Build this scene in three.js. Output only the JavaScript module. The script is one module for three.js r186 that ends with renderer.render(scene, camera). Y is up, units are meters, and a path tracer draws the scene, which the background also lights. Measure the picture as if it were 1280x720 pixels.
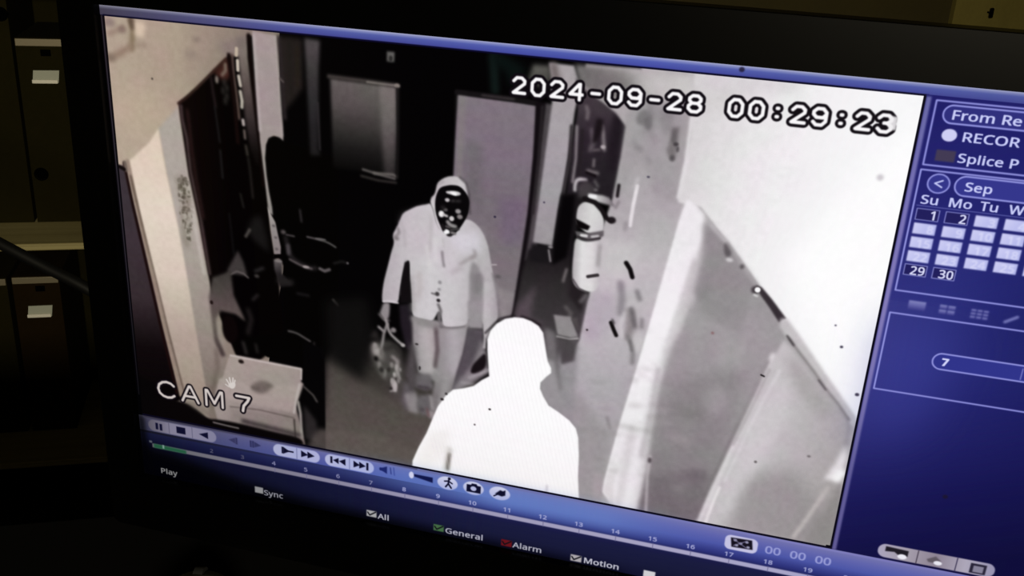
import * as THREE from 'three';
import { RoundedBoxGeometry } from 'three/addons/geometries/RoundedBoxGeometry.js';
import { RectAreaLightUniformsLib } from 'three/addons/lights/RectAreaLightUniformsLib.js';
import { mergeGeometries } from 'three/addons/utils/BufferGeometryUtils.js';

// ---------------------------------------------------------------- camera, lights, exposure
const scene = new THREE.Scene();
scene.background = new THREE.Color(0, 0, 0);            // night, closed room
const camera = new THREE.PerspectiveCamera(32.03, 16 / 9, 0.02, 30);
{
  // hand-held phone close to the monitor, looking down at it and rolled a little
  const right = new THREE.Vector3(0.96532255, 0.05434931, -0.25534001);
  const up = new THREE.Vector3(-0.14458269, 0.9256883, -0.34956689);
  const back = new THREE.Vector3(0.21736654, 0.37436255, 0.90144577);
  camera.matrixAutoUpdate = true;
  camera.quaternion.setFromRotationMatrix(new THREE.Matrix4().makeBasis(right, up, back));
  camera.position.set(0.08336, 1.179, 0.43532);
}
const renderer = new THREE.WebGLRenderer({ antialias: true });
renderer.toneMapping = THREE.LinearToneMapping;
renderer.toneMappingExposure = 1.0;
renderer.shadowMap.enabled = true;
RectAreaLightUniformsLib.init();

const YAW = THREE.MathUtils.degToRad(28);               // the room (shelf, wall, desk) is turned 28 degrees from the monitor
const DIR = new THREE.Vector3(Math.cos(YAW), 0, -Math.sin(YAW));   // along the wall, to the right
const NRM = new THREE.Vector3(Math.sin(YAW), 0, Math.cos(YAW));    // out of the wall, into the room
const ORG = new THREE.Vector3(-1.02745748, 0, -0.93580233);        // a point of the shelf's front plane
const at = (s, y, n = 0) => new THREE.Vector3().copy(ORG).addScaledVector(DIR, s).addScaledVector(NRM, n).setY(y);

// added lamp, unseen behind the viewer, to light the shelf fronts; the desk and the monitor shade what lies low behind them
const ADDED_LAMP = { s: 0.22, n: 2.9, y: 1.40, w: 0.6, h: 0.16, power: 105, color: new THREE.Color(1.0, 0.9, 0.66) };

// ---------------------------------------------------------------- helpers
const used = {};
function numbered(name) { used[name] = (used[name] ?? -1) + 1; return used[name] ? name + '_' + String(used[name]).padStart(3, '0') : name; }
function thing(name, label, category, group) {
  const o = new THREE.Group(); o.name = numbered(name); scene.add(o);
  o.userData = { label, category }; if (group) o.userData.group = group;
  return o;
}
function part(name, geometry, material, parent, [x, y, z] = [0, 0, 0]) {
  const m = new THREE.Mesh(geometry, material); m.name = name; m.position.set(x, y, z);
  m.castShadow = m.receiveShadow = true; parent.add(m); return m;
}
function structure(name, geometry, material, place, turn = 0) {
  const m = part(name, geometry, material, scene); m.position.copy(place); m.rotation.y = turn; m.userData.kind = 'structure'; return m;
}
function copyOf(root, name, label) {
  const c = root.clone(); c.name = numbered(name); c.userData = { ...root.userData, label }; scene.add(c); return c;
}
const box = (w, h, d, r = 0.002) => new RoundedBoxGeometry(w, h, d, 3, Math.min(r, w / 2.01, h / 2.01, d / 2.01));
let seed = 7;
const rnd = () => { seed = (seed * 1664525 + 1013904223) >>> 0; return seed / 4294967296; };

// tileable value noise as a colour texture
function noiseTexture(size, lo, hi, cells, stretch = [1, 1], grain = 0.25) {
  const data = new Uint8Array(size * size * 4);
  const layers = cells.map((n) => { const nx = Math.max(1, Math.round(n * stretch[0])), ny = Math.max(1, Math.round(n * stretch[1])); return { nx, ny, v: Float32Array.from({ length: nx * ny }, rnd) }; });
  const sm = (t) => t * t * (3 - 2 * t);
  for (let j = 0; j < size; j++) for (let i = 0; i < size; i++) {
    let a = 0, w = 0, amp = 1;
    for (const { nx, ny, v } of layers) {
      const x = i / size * nx, y = j / size * ny, x0 = Math.floor(x), y0 = Math.floor(y), fx = sm(x - x0), fy = sm(y - y0);
      const g = (p, q) => v[(q % ny) * nx + (p % nx)];
      a += amp * ((g(x0, y0) * (1 - fx) + g(x0 + 1, y0) * fx) * (1 - fy) + (g(x0, y0 + 1) * (1 - fx) + g(x0 + 1, y0 + 1) * fx) * fy);
      w += amp; amp *= 0.6;
    }
    a = a / w * (1 - grain) + rnd() * grain;
    for (let k = 0; k < 3; k++) data[(j * size + i) * 4 + k] = Math.round(lo[k] + (hi[k] - lo[k]) * a);
    data[(j * size + i) * 4 + 3] = 255;
  }
  const t = new THREE.DataTexture(data, size, size); t.colorSpace = THREE.SRGBColorSpace; t.wrapS = t.wrapT = THREE.RepeatWrapping;
  t.magFilter = THREE.LinearFilter; t.minFilter = THREE.LinearMipmapLinearFilter; t.generateMipmaps = true; t.needsUpdate = true; return t;
}
const withRepeat = (t, x, y) => { const c = t.clone(); c.repeat.set(x, y); c.needsUpdate = true; return c; };
const mat = (o) => new THREE.MeshStandardMaterial({ roughness: 0.7, metalness: 0, ...o });

const plasterTex = noiseTexture(256, [104, 94, 40], [134, 122, 60], [3, 9, 27], [1, 1], 0.2);
const woodTex = noiseTexture(256, [134, 122, 76], [196, 184, 132], [2, 5, 11], [1, 8], 0.12);
const cardTex = noiseTexture(256, [22, 19, 1], [33, 29, 4], [3, 8, 24], [1, 1], 0.25);
const floorTex = noiseTexture(256, [14, 12, 10], [24, 21, 17], [4, 12, 40], [1, 1], 0.3);
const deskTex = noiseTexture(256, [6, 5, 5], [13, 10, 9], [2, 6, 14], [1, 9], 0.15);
const M = {
  wall: mat({ map: withRepeat(plasterTex, 3, 2), color: 0x85806f, roughness: 0.9 }),
  palewall: mat({ map: withRepeat(plasterTex, 1, 2), roughness: 0.85 }),
  ceiling: mat({ color: 0x36342c, roughness: 0.9 }),
  floor: mat({ map: withRepeat(floorTex, 4, 4), roughness: 0.8 }),
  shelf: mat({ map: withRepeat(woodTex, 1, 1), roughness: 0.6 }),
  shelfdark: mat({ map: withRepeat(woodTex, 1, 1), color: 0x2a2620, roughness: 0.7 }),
  labelbright: mat({ color: 0xf6f2e6, roughness: 0.4 }),
  back: new THREE.MeshPhysicalMaterial({ map: withRepeat(cardTex, 2, 3), roughness: 0.9, specularIntensity: 0.25 }),
  file: new THREE.MeshPhysicalMaterial({ map: withRepeat(cardTex, 1, 1), roughness: 0.9, specularIntensity: 0.25 }),
  filebrown: new THREE.MeshPhysicalMaterial({ map: withRepeat(cardTex, 1, 1), color: 0xffd0a0, roughness: 0.9, specularIntensity: 0.25 }),
  metal: mat({ color: 0x8a806a, roughness: 0.45, metalness: 0.3 }),
  label: mat({ color: 0xb4b8aa, roughness: 0.6 }),
  hole: new THREE.MeshPhysicalMaterial({ color: 0x020202, roughness: 1, specularIntensity: 0 }),
  bezel: new THREE.MeshPhysicalMaterial({ color: 0x010101, roughness: 0.3, specularIntensity: 0.1 }),
  casing: new THREE.MeshPhysicalMaterial({ color: 0x010101, roughness: 0.3, specularIntensity: 0.3 }),
  cable: mat({ color: 0x0a0a0b, roughness: 0.4 }),
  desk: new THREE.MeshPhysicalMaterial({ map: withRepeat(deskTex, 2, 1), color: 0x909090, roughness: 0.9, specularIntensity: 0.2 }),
  mouse: mat({ color: 0x8e8d88, roughness: 0.5 }),
  mousedark: mat({ color: 0x1b1b1b, roughness: 0.6 }),
  lampframe: mat({ color: 0xa09c90, roughness: 0.5 }),
};

// ---------------------------------------------------------------- the room
{
  const W = 4.2, D = 3.4, H = 2.5, T = 0.12, wallN = -0.34, midS = 0.75;      // wallN: the back wall behind the shelf
  structure('floor', new THREE.BoxGeometry(W, T, D), M.floor, at(midS, -T / 2, wallN + D / 2), YAW);
  structure('ceiling', new THREE.BoxGeometry(W, T, D), M.ceiling, at(midS, H + T / 2, wallN + D / 2), YAW);
  structure('wall_back', new THREE.BoxGeometry(W + 2 * T, H, T), M.wall, at(midS, H / 2, wallN - T / 2), YAW);
  structure('wall_front', new THREE.BoxGeometry(W + 2 * T, H, T), M.wall, at(midS, H / 2, wallN + D + T / 2), YAW);
  structure('wall_left', new THREE.BoxGeometry(T, H, D), M.wall, at(midS - W / 2 - T / 2, H / 2, wallN + D / 2), YAW);
  structure('wall_right', new THREE.BoxGeometry(T, H, D), M.wall, at(midS + W / 2 + T / 2, H / 2, wallN + D / 2), YAW);
  // wall lamp, added out of view for the room light
  const lamp = thing('added_wall_lamp', 'added wide wall lamp with a flat glowing shade, out of view behind the desk', 'lamp');
  lamp.position.copy(at(ADDED_LAMP.s, ADDED_LAMP.y, wallN + D)); lamp.rotation.y = YAW;
  const reach = wallN + D - ADDED_LAMP.n;
  part('wall_plate', box(0.2, 0.12, 0.018, 0.003), M.lampframe, lamp, [0, 0, -0.0095]);
  part('arm', new THREE.CylinderGeometry(0.011, 0.011, reach - 0.045, 16).rotateX(Math.PI / 2), M.lampframe, lamp, [0, 0, -(reach - 0.01) / 2]);
  part('housing', box(ADDED_LAMP.w + 0.03, ADDED_LAMP.h + 0.03, 0.03, 0.006), M.lampframe, lamp, [0, 0, -reach + 0.021]);
  part('diffuser', box(ADDED_LAMP.w, ADDED_LAMP.h, 0.006, 0.002), mat({ color: 0xd0ccc0, emissive: ADDED_LAMP.color, emissiveIntensity: 0.6 }), lamp, [0, 0, -reach + 0.0055]);
  const light = new THREE.RectAreaLight(ADDED_LAMP.color, ADDED_LAMP.power, ADDED_LAMP.w, ADDED_LAMP.h);
  light.name = 'added_wall_lamp_light';
  light.position.copy(at(ADDED_LAMP.s, ADDED_LAMP.y, ADDED_LAMP.n)); light.lookAt(at(ADDED_LAMP.s, ADDED_LAMP.y, 0)); scene.add(light);
}

// ---------------------------------------------------------------- monitor with the playback screen
const PX = 0.000238;                                     // one unit of the screen picture in metres
const MON = new THREE.Vector3(0, 0.74, 0);               // foot of the monitor on the desk
const TLX = -990 * PX, TLY = 1.1075 - 0.74;              // corner of the video window in monitor space
const ux = (u) => TLX + u * PX, vy = (v) => TLY - v * PX;

// The picture on the screen, drawn in screen units: the video window is 1600 x 932 with its corner at 0, 0.
const screenTex = (() => {
  const cv = document.createElement('canvas'); cv.width = 2000; cv.height = 1125;
  const g = cv.getContext('2d'); g.translate(10, 24);
  const rgb = (c) => (typeof c === 'string' && c[0] !== 'r' ? 'rgb(' + c + ')' : c);
  const gr = (p, ...cs) => { const l = g.createLinearGradient(...p); cs.forEach((c, i) => l.addColorStop(i / (cs.length - 1), c.includes('/') ? 'rgba(' + c.replace('/', ',') + ')' : 'rgb(' + c + ')')); return l; };
  const traceOn = (g, p, smooth, closed) => {
    g.beginPath();
    if (!smooth) { g.moveTo(p[0], p[1]); for (let i = 2; i < p.length; i += 2) g.lineTo(p[i], p[i + 1]); if (closed) g.closePath(); return; }
    const n = p.length / 2, X = (i) => p[((i + n) % n) * 2], Y = (i) => p[((i + n) % n) * 2 + 1];
    if (closed) {
      g.moveTo((X(0) + X(-1)) / 2, (Y(0) + Y(-1)) / 2);
      for (let i = 0; i < n; i++) g.quadraticCurveTo(X(i), Y(i), (X(i) + X(i + 1)) / 2, (Y(i) + Y(i + 1)) / 2);
      g.closePath();
    } else {
      g.moveTo(X(0), Y(0));
      for (let i = 1; i < n - 1; i++) g.quadraticCurveTo(X(i), Y(i), (X(i) + X(i + 1)) / 2, (Y(i) + Y(i + 1)) / 2);
      g.lineTo(X(n - 1), Y(n - 1));
    }
  };
  const soft = (b) => { g.filter = b > 0 ? 'blur(' + b + 'px)' : 'none'; };
  // a blurred shape is drawn on a small canvas of its own and laid onto the picture
  const main = g;
  const paint = (p, pad, b, draw) => {
    if (b <= 0) { draw(main); return; }
    let x0 = 1e9, y0 = 1e9, x1 = -1e9, y1 = -1e9;
    for (let i = 0; i < p.length; i += 2) { x0 = Math.min(x0, p[i]); x1 = Math.max(x1, p[i]); y0 = Math.min(y0, p[i + 1]); y1 = Math.max(y1, p[i + 1]); }
    const m = Math.ceil(pad + b * 3 + 2); x0 = Math.max(-40, Math.floor(x0) - m); y0 = Math.max(-60, Math.floor(y0) - m); x1 = Math.min(2040, Math.ceil(x1) + m); y1 = Math.min(1160, Math.ceil(y1) + m);
    if (x1 <= x0 || y1 <= y0) return;
    const c = document.createElement('canvas'); c.width = x1 - x0; c.height = y1 - y0;
    const t = c.getContext('2d'); t.translate(-x0, -y0); t.filter = 'blur(' + b + 'px)';
    draw(t); main.drawImage(c, x0, y0);
  };
  const trace = (p, smooth, closed) => traceOn(main, p, smooth, closed);
  const sh = (p, fill, b = 1.6, smooth = false) => paint(p, 0, b, (t) => { t.fillStyle = rgb(fill); traceOn(t, p, smooth, true); t.fill(); });
  const cu = (p, fill, b = 1.6) => sh(p, fill, b, true);
  const ln = (p, w, color, b = 1.2, smooth = false) => paint(p, w, b, (t) => { t.strokeStyle = rgb(color); t.lineWidth = w; t.lineCap = 'round'; t.lineJoin = 'round'; traceOn(t, p, smooth, false); t.stroke(); });
  const dot = (x, y, rx, ry, fill, b = 1) => paint([x, y], Math.max(rx, ry), b, (t) => { t.fillStyle = rgb(fill); t.beginPath(); t.ellipse(x, y, rx, ry, 0, 0, 7); t.fill(); });

  // ------------------------------------------------------------ video window
  g.save(); g.beginPath(); g.rect(0, 0, 1600, 932); g.clip();
  g.fillStyle = 'rgb(3,2,3)'; g.fillRect(0, 0, 1600, 932);

  // wall on the left
  sh([-12, -9, 394, -4, 386, 221, 389, 483, 336, 762, 267, 931, -21, 956], gr([2, 63, 310, 114], '178,160,144', '170,152,136', '134,120,110'), 0);
  sh([-21, 65, 218, 140, 175, 280, 210, 595, 267, 931, -21, 956], gr([32, 142, 180, 689], '180,163,144/0', '182,166,148/1', '168,158,150/1', '150,138,128/1'), 26);
  dot(55, 191, 70, 50, 'rgba(188,170,148,0.6)', 24);
  // marks in the upper corner
  ln([61, 4, 64, 25, 57, 61], 12, '128,108,88', 4); ln([61, 3, 65, 17], 13, '96,78,66', 3);
  ln([55, 58, 29, 73, 3, 87], 13, '146,124,108', 5); ln([2, 82, 11, 85], 13, '128,110,98', 5);
  ln([7, 35, 44, 20], 9, '148,124,112', 4); dot(10, 12, 13, 9, '140,122,116', 5); dot(38, 24, 9, 7, '128,104,98', 4);
  sh([70, 5, 94, 5, 89, 35, 67, 34], '212,190,170', 5); dot(82, 52, 16, 5, '152,132,118', 5);
  dot(210, 29, 9, 3, '120,106,98', 4); dot(195, 61, 14, 5, '130,115,106', 7); dot(100, 119, 2.5, 2.5, '90,80,74', 1);
  sh([252, 32, 324, 15, 328, 33, 300, 42, 282, 66], 'rgba(128,114,112,0.6)', 8);

  // lit strip of the left wall and the grey return beside it
  sh([105, 224, 116, 319, 135, 437, 146, 529, 164, 711, 180, 863, 179, 949, 267, 931, 210, 605, 172, 315, 157, 171], gr([145, 249, 210, 847], '172,162,154', '173,163,156', '162,151,143', '146,134,126', '120,108,100'), 3);
  sh([105, 224, 81, 256, 28, 303, 33, 350, 60, 571, 100, 743, 114, 865, 180, 869, 164, 711, 146, 529, 135, 437, 116, 319], gr([86, 273, 149, 837], '220,202,184', '224,208,194', '212,196,182', '176,160,148', '158,142,130'), 2.4);
  ln([146, 327, 150, 350, 152, 375, 152, 398, 153, 431, 152, 453, 154, 477], 16, 'rgba(128,119,106,0.6)', 6); ln([151, 345, 164, 370, 159, 410], 15, 'rgba(120,111,97,0.6)', 5);
  { let q = 5; const rn = () => { q = (q * 1664525 + 1013904223) >>> 0; return q / 4294967296; };
    for (let i = 0; i < 120; i++) { const t = rn(), o = rn() - 0.5, [ax, ay, bx, by] = [152, 321, 157, 465]; dot(ax + 3 + (bx - ax) * t + o * 34 * Math.sin(0.5 + t * 2.4), ay + (by - ay) * t, 1.5 + rn() * 3.5, 2 + rn() * 4, rn() < 0.6 ? 'rgba(78,71,60,0.5)' : 'rgba(176,168,158,0.5)', 1.4); } }
  ln([174, 386, 176, 413, 178, 440, 186, 495, 192, 541], 6, 'rgba(196,188,180,0.8)', 3);
  // dark doorway at the left edge
  sh([-48, 332, 8, 316, 14, 314, 26, 388, 59, 561, 85, 725, 113, 870, -34, 981], gr([18, 371, 51, 877], '58,50,56', '58,48,54', '52,42,46', '14,8,10', '6,3,4'), 2);
  ln([23, 304, 36, 408, 59, 561, 79, 686, 110, 862], 9, '150,132,118', 2); ln([14, 310, 26, 402, 51, 562, 70, 687, 99, 857], 7, '24,10,10', 1.8);
  ln([16, 308, 18, 325], 8, '112,100,90', 2); ln([27, 337, 42, 426, 68, 573, 91, 708, 120, 860], 5, 'rgba(96,80,70,0.9)', 2);
  ln([1, 319, 13, 324], 8, '16,10,10', 1.6);

  // dark framed opening on the left wall
  sh([158, 163, 201, 129, 243, 90, 280, 55, 295, 55, 321, 49, 326, 11, 336, 10, 343, 168, 349, 242, 358, 415, 373, 523, 382, 674, 276, 773, 210, 601, 202, 539, 186, 412, 170, 316, 161, 213], gr([177, 194, 360, 191], '10,4,4', '3,1,2', '4,2,2'), 2);
  ln([163, 169, 164, 199, 172, 237, 175, 306, 192, 411, 206, 539], 7, '66,52,52', 2.4); ln([177, 177, 179, 203, 182, 262, 187, 322, 199, 410], 7, '38,22,22', 3);
  ln([157, 165, 177, 151, 208, 123, 243, 90, 274, 62], 5, '44,26,22', 2);
  sh([243, 92, 266, 69, 278, 57, 284, 94, 267, 109], '62,34,28', 4);
  ln([271, 73, 271, 86, 263, 95], 7, '112,98,86', 2.4); dot(250, 106, 4, 8, '120,110,102', 2); ln([237, 102, 240, 134, 244, 162], 5, '34,24,26', 2.4);
  for (const [x, y] of [[267, 110], [272, 121], [263, 127], [271, 138], [267, 148]]) dot(x, y, 4, 8, '40,36,34', 3);
  sh([298, 17, 324, 11, 327, 105, 336, 177, 344, 234, 335, 278, 320, 246, 310, 180, 305, 107], gr([310, 50, 328, 253], '124,111,106', '84,72,70', '50,42,42', '14,10,10'), 3);
  ln([287, 53, 288, 92, 293, 140, 296, 181], 7, '86,70,64', 2.4); ln([280, 53, 284, 101, 288, 157, 291, 232], 8, '18,8,8', 2);
  ln([298, 39, 297, 52], 7, '190,174,156', 1.4); ln([299, 63, 299, 82], 7, '198,186,172', 1.4); ln([300, 94, 303, 113], 7, '186,176,164', 1.6); ln([302, 125, 305, 144, 304, 157], 7, '180,172,160', 1.8);
  ln([305, 184, 306, 193], 7, '170,160,156', 1.8); ln([307, 205, 308, 222], 5, '104,94,86', 2); ln([309, 237, 312, 257], 5, '60,54,48', 2.4); ln([313, 263, 316, 289, 320, 349], 4, '36,32,30', 2.4);
  ln([326, 11, 327, 57, 333, 112, 337, 177, 343, 246, 347, 319], 9, '12,5,5', 2); 
  for (const [a, b] of [[[242, 162, 249, 237], '24,22,24'], [[249, 254, 251, 314], '28,26,28'], [[262, 392, 268, 483], '14,13,14'], [[291, 344, 297, 373], '30,28,26']]) ln(a, 4, b, 2);

  sh([361, 211, 392, 207, 398, 220, 518, 239, 512, 729, 338, 721, 315, 705, 278, 722, 284, 681, 383, 654, 385, 493, 371, 468, 365, 423, 355, 353, 350, 293, 348, 259, 353, 228], '3,2,2', 1.6);
  sh([390, 6, 442, 7, 441, 104, 419, 132, 399, 154], '34,28,27', 5);
  // white door post and the thin pale strip below it
  sh([335, 1, 387, 6, 388, 59, 391, 130, 394, 195, 395, 217, 388, 212, 374, 207, 361, 216, 355, 230, 352, 259, 354, 296, 358, 330, 364, 364, 365, 382, 356, 376, 352, 336, 347, 280, 342, 223, 338, 128], gr([359, 15, 351, 407], '164,150,148', '160,146,146', '158,148,144', '156,146,144', '140,134,130'), 1.8);
  ln([337, 9, 340, 119, 343, 201], 6, 'rgba(186,176,176,0.7)', 2.4); ln([385, 9, 389, 74, 392, 154, 393, 207], 4, 'rgba(182,172,168,0.8)', 2);
  sh([353, 362, 360, 379, 370, 396, 375, 422, 381, 451, 380, 468, 365, 470, 361, 433], gr([364, 370, 375, 467], '168,160,156', '140,134,132', '132,122,122'), 1.4);
  for (const [x, y] of [[366, 405], [370, 431], [371, 457]]) dot(x, y, 4, 3, '96,90,90', 1.6);
  sh([363, 482, 380, 479, 383, 486, 382, 512, 406, 536, 376, 545, 364, 505], gr([372, 482, 383, 543], '96,90,90', '34,30,32', '22,19,20'), 2); dot(374, 484, 9, 3, '124,118,116', 1.6);
  sh([363, 470, 386, 467, 386, 476, 363, 480], '4,2,3', 1.2);
  // grille right of the post
  ln([392, 9, 396, 82, 400, 170], 7, '46,38,40', 3); ln([414, 17, 416, 120], 6, '30,26,24', 3); ln([431, 24, 430, 102], 6, '36,30,24', 3); ln([392, 90, 399, 96], 4, '84,74,72', 1.6);
  // grey strip in the dark, rack board
  sh([447, 5, 480, 7, 476, 66, 472, 228, 478, 237, 455, 240, 452, 148], gr([460, 21, 462, 236], '74,68,70', '56,52,53', '44,42,44', '34,32,34', '30,28,29'), 3.5);
  ln([473, 130, 476, 227], 3, '54,50,52', 2);
  sh([501, 78, 640, 82, 641, 175, 640, 267, 604, 265, 561, 260, 505, 260, 503, 159], gr([554, 80, 545, 262], '98,92,90', '84,78,77', '56,52,51', '26,24,24', '8,7,7'), 3);
  sh([604, 81, 640, 82, 640, 265, 616, 263], gr([620, 86, 622, 263], '116,108,106', '106,98,98', '78,72,72', '40,37,37'), 5);
  ln([498, 75, 537, 76, 587, 77, 643, 79], 8, '64,58,56', 2.4); ln([579, 78, 617, 79, 642, 79], 4, '116,108,104', 1.6); dot(642, 79, 6, 4, '132,124,118', 1.6);
  ln([570, 256, 604, 262, 639, 267], 5, '84,80,78', 1.8); ln([594, 261, 635, 259, 642, 262], 5, '104,100,96', 2); ln([566, 270, 604, 275, 642, 275], 4, '54,50,48', 2); ln([642, 85, 645, 175, 644, 265], 4, '20,18,18', 2);
  sh([620, 15, 636, 15, 635, 34, 620, 34], '96,94,92', 2); dot(628, 28, 4, 6, '44,42,42', 1.6);
  ln([833, 5, 840, 68], 16, '16,26,24', 5); ln([843, 8, 884, 29, 876, 42], 26, '10,18,17', 8);

  // chairs on the left
  sh([303, 423, 318, 394, 337, 386, 350, 434, 352, 467, 321, 447], '22,20,20', 6); ln([299, 438, 309, 422], 7, '70,64,62', 2);
  sh([278, 474, 290, 498, 298, 530, 259, 531, 250, 523], '60,54,54', 3); ln([257, 533, 273, 523, 289, 526, 300, 534], 4, '92,84,84', 1.8);
  sh([242, 533, 258, 521, 262, 581, 283, 628, 288, 641, 264, 627, 228, 625, 215, 647, 216, 692, 234, 736, 223, 741, 207, 704, 200, 597, 212, 547], gr([239, 543, 218, 722], '64,58,56', '84,74,72', '96,84,80', '70,60,58'), 3);
  dot(248, 667, 19, 34, '10,4,5', 2.5); dot(206, 608, 4, 5, '30,20,18', 1.4);
  ln([318, 516, 337, 506], 6, '44,40,42', 3); dot(321, 527, 6, 4, '62,56,56', 2); ln([309, 585, 321, 572], 6, '40,36,36', 3); ln([296, 611, 303, 633, 293, 669], 9, '32,27,27', 4); ln([280, 695, 286, 720], 8, '38,34,34', 3); ln([311, 694, 314, 713], 6, '34,30,30', 3);
  ln([393, 428, 398, 449, 404, 472, 426, 483, 450, 490, 461, 487], 10, '30,27,28', 3, true); ln([401, 476, 430, 488, 452, 490], 5, '82,76,76', 1.8, true); dot(439, 488, 8, 3, '156,148,146', 1.6);
  ln([395, 421, 413, 422], 4, '66,60,62', 1.6); dot(388, 416, 6, 5, '76,70,70', 2); ln([398, 445, 399, 463], 9, '68,64,66', 2.4);
  ln([443, 419, 470, 421, 492, 425, 508, 433], 4, '80,76,76', 1.6, true); dot(474, 420, 13, 2.4, '96,92,92', 1.4);
  ln([471, 487, 482, 491, 493, 486], 7, '88,84,84', 1.8); ln([504, 470, 522, 463, 533, 465], 5, '26,24,24', 2); dot(535, 465, 3, 3, '76,72,74', 1); ln([428, 361, 431, 387], 4, '50,46,48', 2);
  ln([393, 647, 410, 647, 429, 656, 444, 663], 5, '72,68,68', 1.8, true); ln([454, 665, 453, 681], 5, '30,27,27', 2); ln([417, 553, 443, 554], 6, '22,20,21', 2.4); ln([374, 530, 403, 529], 12, '34,31,31', 4); ln([501, 555, 512, 566], 6, '66,62,60', 1.8);

  // floor
  sh([480, 775, 484, 699, 522, 649, 587, 610, 696, 582, 820, 598, 847, 804, 722, 952, 469, 954], gr([550, 606, 549, 874], '12,11,10/0', '46,42,40/1', '72,66,62/1', '84,76,72/1'), 7);
  sh([480, 795, 482, 705, 625, 768, 773, 779, 703, 956, 469, 954], 'rgba(86,78,74,0.55)', 9);
  sh([478, 676, 477, 941, 476, 1006, 418, 932, 429, 666], '4,3,4', 1.8);
  sh([578, 537, 591, 619, 572, 738, 489, 694, 486, 561], '14,13,13', 12);

  // pale door behind the man
  sh([767, 82, 815, 84, 923, 87, 925, 159, 922, 287, 917, 370, 906, 502, 896, 534, 801, 568, 760, 376, 764, 177], gr([831, 84, 835, 540], '126,114,124', '122,110,122', '116,106,114', '122,112,118', '118,112,116'), 2);
  sh([767, 82, 783, 82, 780, 272, 769, 274], 'rgba(128,120,122,0.9)', 4); sh([787, 175, 819, 174, 821, 300, 788, 288], 'rgba(104,98,102,0.6)', 8); sh([856, 279, 913, 272, 911, 371, 870, 377], 'rgba(112,98,116,0.8)', 9);
  sh([852, 466, 903, 476, 893, 534, 852, 538], 'rgba(140,134,136,0.9)', 6);
  ln([764, 79, 815, 80, 878, 81, 922, 84], 10, '20,17,19', 1.8); ln([815, 80, 878, 81], 4, '60,54,56', 2);
  // door frame, pale pillar and dark rack
  sh([921, 79, 941, 82, 939, 157, 932, 253, 926, 352, 917, 456, 911, 528, 898, 534, 907, 432, 918, 304, 922, 190], '16,11,15', 2);
  sh([940, 82, 955, 83, 953, 187, 947, 283, 941, 384, 919, 404, 925, 336, 934, 205], '74,68,72', 2.6); ln([934, 89, 933, 189, 929, 302], 5, '40,35,38', 2);
  sh([941, 6, 989, 7, 1004, 44, 997, 89, 993, 151, 987, 238, 979, 287, 974, 366, 933, 361, 938, 293, 946, 172, 952, 79], gr([973, 18, 959, 356], '168,160,164', '166,158,164', '160,154,160', '154,148,152'), 2);
  sh([911, 12, 941, 12, 949, 35, 932, 54, 901, 48], gr([917, 16, 925, 49], '92,92,86', '62,62,58'), 4); ln([950, 11, 958, 34], 14, '110,100,100', 5);
  sh([994, 30, 1025, 45, 1094, 79, 1097, 109, 1092, 170, 1087, 242, 1077, 253, 1038, 252, 993, 261, 997, 150, 1002, 89], gr([1017, 87, 1045, 238], '62,54,60', '44,36,44', '38,32,38', '34,28,34'), 2.2);
  ln([993, 120, 994, 182, 988, 238, 985, 278], 7, '54,48,52', 2); ln([1003, 119, 1006, 180, 1003, 228], 5, '134,126,130', 2); ln([1014, 125, 1015, 211], 6, '36,30,34', 2.4);
  ln([1018, 80, 1022, 90, 1021, 102], 7, '106,98,102', 2.4); ln([1032, 123, 1037, 146, 1032, 162], 8, '94,86,92', 3); ln([1051, 114, 1054, 129, 1059, 158], 7, '124,116,120', 2.4); dot(1056, 153, 5, 4, '176,166,170', 1.6); ln([1038, 161, 1050, 159], 5, '90,82,86', 2);
  sh([1039, 100, 1051, 100, 1053, 117, 1044, 145, 1034, 149], '24,18,22', 3); sh([1070, 89, 1097, 91, 1095, 131, 1087, 194, 1068, 204, 1067, 142], '32,25,32', 4);
  ln([1041, 179, 1041, 192], 5, '112,104,108', 2); ln([1031, 202, 1050, 205], 7, '108,100,104', 2.4); ln([1028, 206, 1046, 211], 5, '16,10,14', 1.8); ln([1046, 221, 1053, 231], 6, '84,78,82', 2.4); dot(1048, 238, 6, 3, '112,104,108', 2);
  // dark floor corner under the rack
  sh([983, 254, 1038, 249, 1015, 340, 1014, 407, 1022, 443, 1047, 456, 1061, 468, 1052, 558, 996, 659, 959, 556, 903, 533, 914, 431, 924, 378, 975, 365], gr([976, 379, 990, 568], '26,22,25', '44,40,42', '56,51,54', '64,58,62'), 3);
  sh([985, 257, 1010, 252, 1010, 316, 1003, 383, 975, 404, 975, 362], '6,4,6', 3); sh([930, 365, 967, 363, 971, 400, 929, 403], '24,21,24', 3); ln([966, 373, 971, 396], 4, '130,124,128', 1.6); dot(969, 366, 5, 3, '140,134,138', 1.6);
  sh([910, 501, 945, 452, 937, 527, 971, 532, 938, 550, 903, 536], '84,72,80', 6); ln([1000, 435, 1005, 408], 5, '120,112,114', 2.4); ln([1009, 489, 1021, 501, 1016, 518], 7, '92,86,88', 3); sh([1015, 415, 1033, 447, 1049, 456, 1044, 497, 1012, 462], '34,29,32', 4);

  // wall on the right with its papers
  sh([1112, -4, 1621, -18, 1635, 119, 1644, 982, 1190, 1097, 1164, 665, 1206, 312], '182,177,180', 2);
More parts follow.
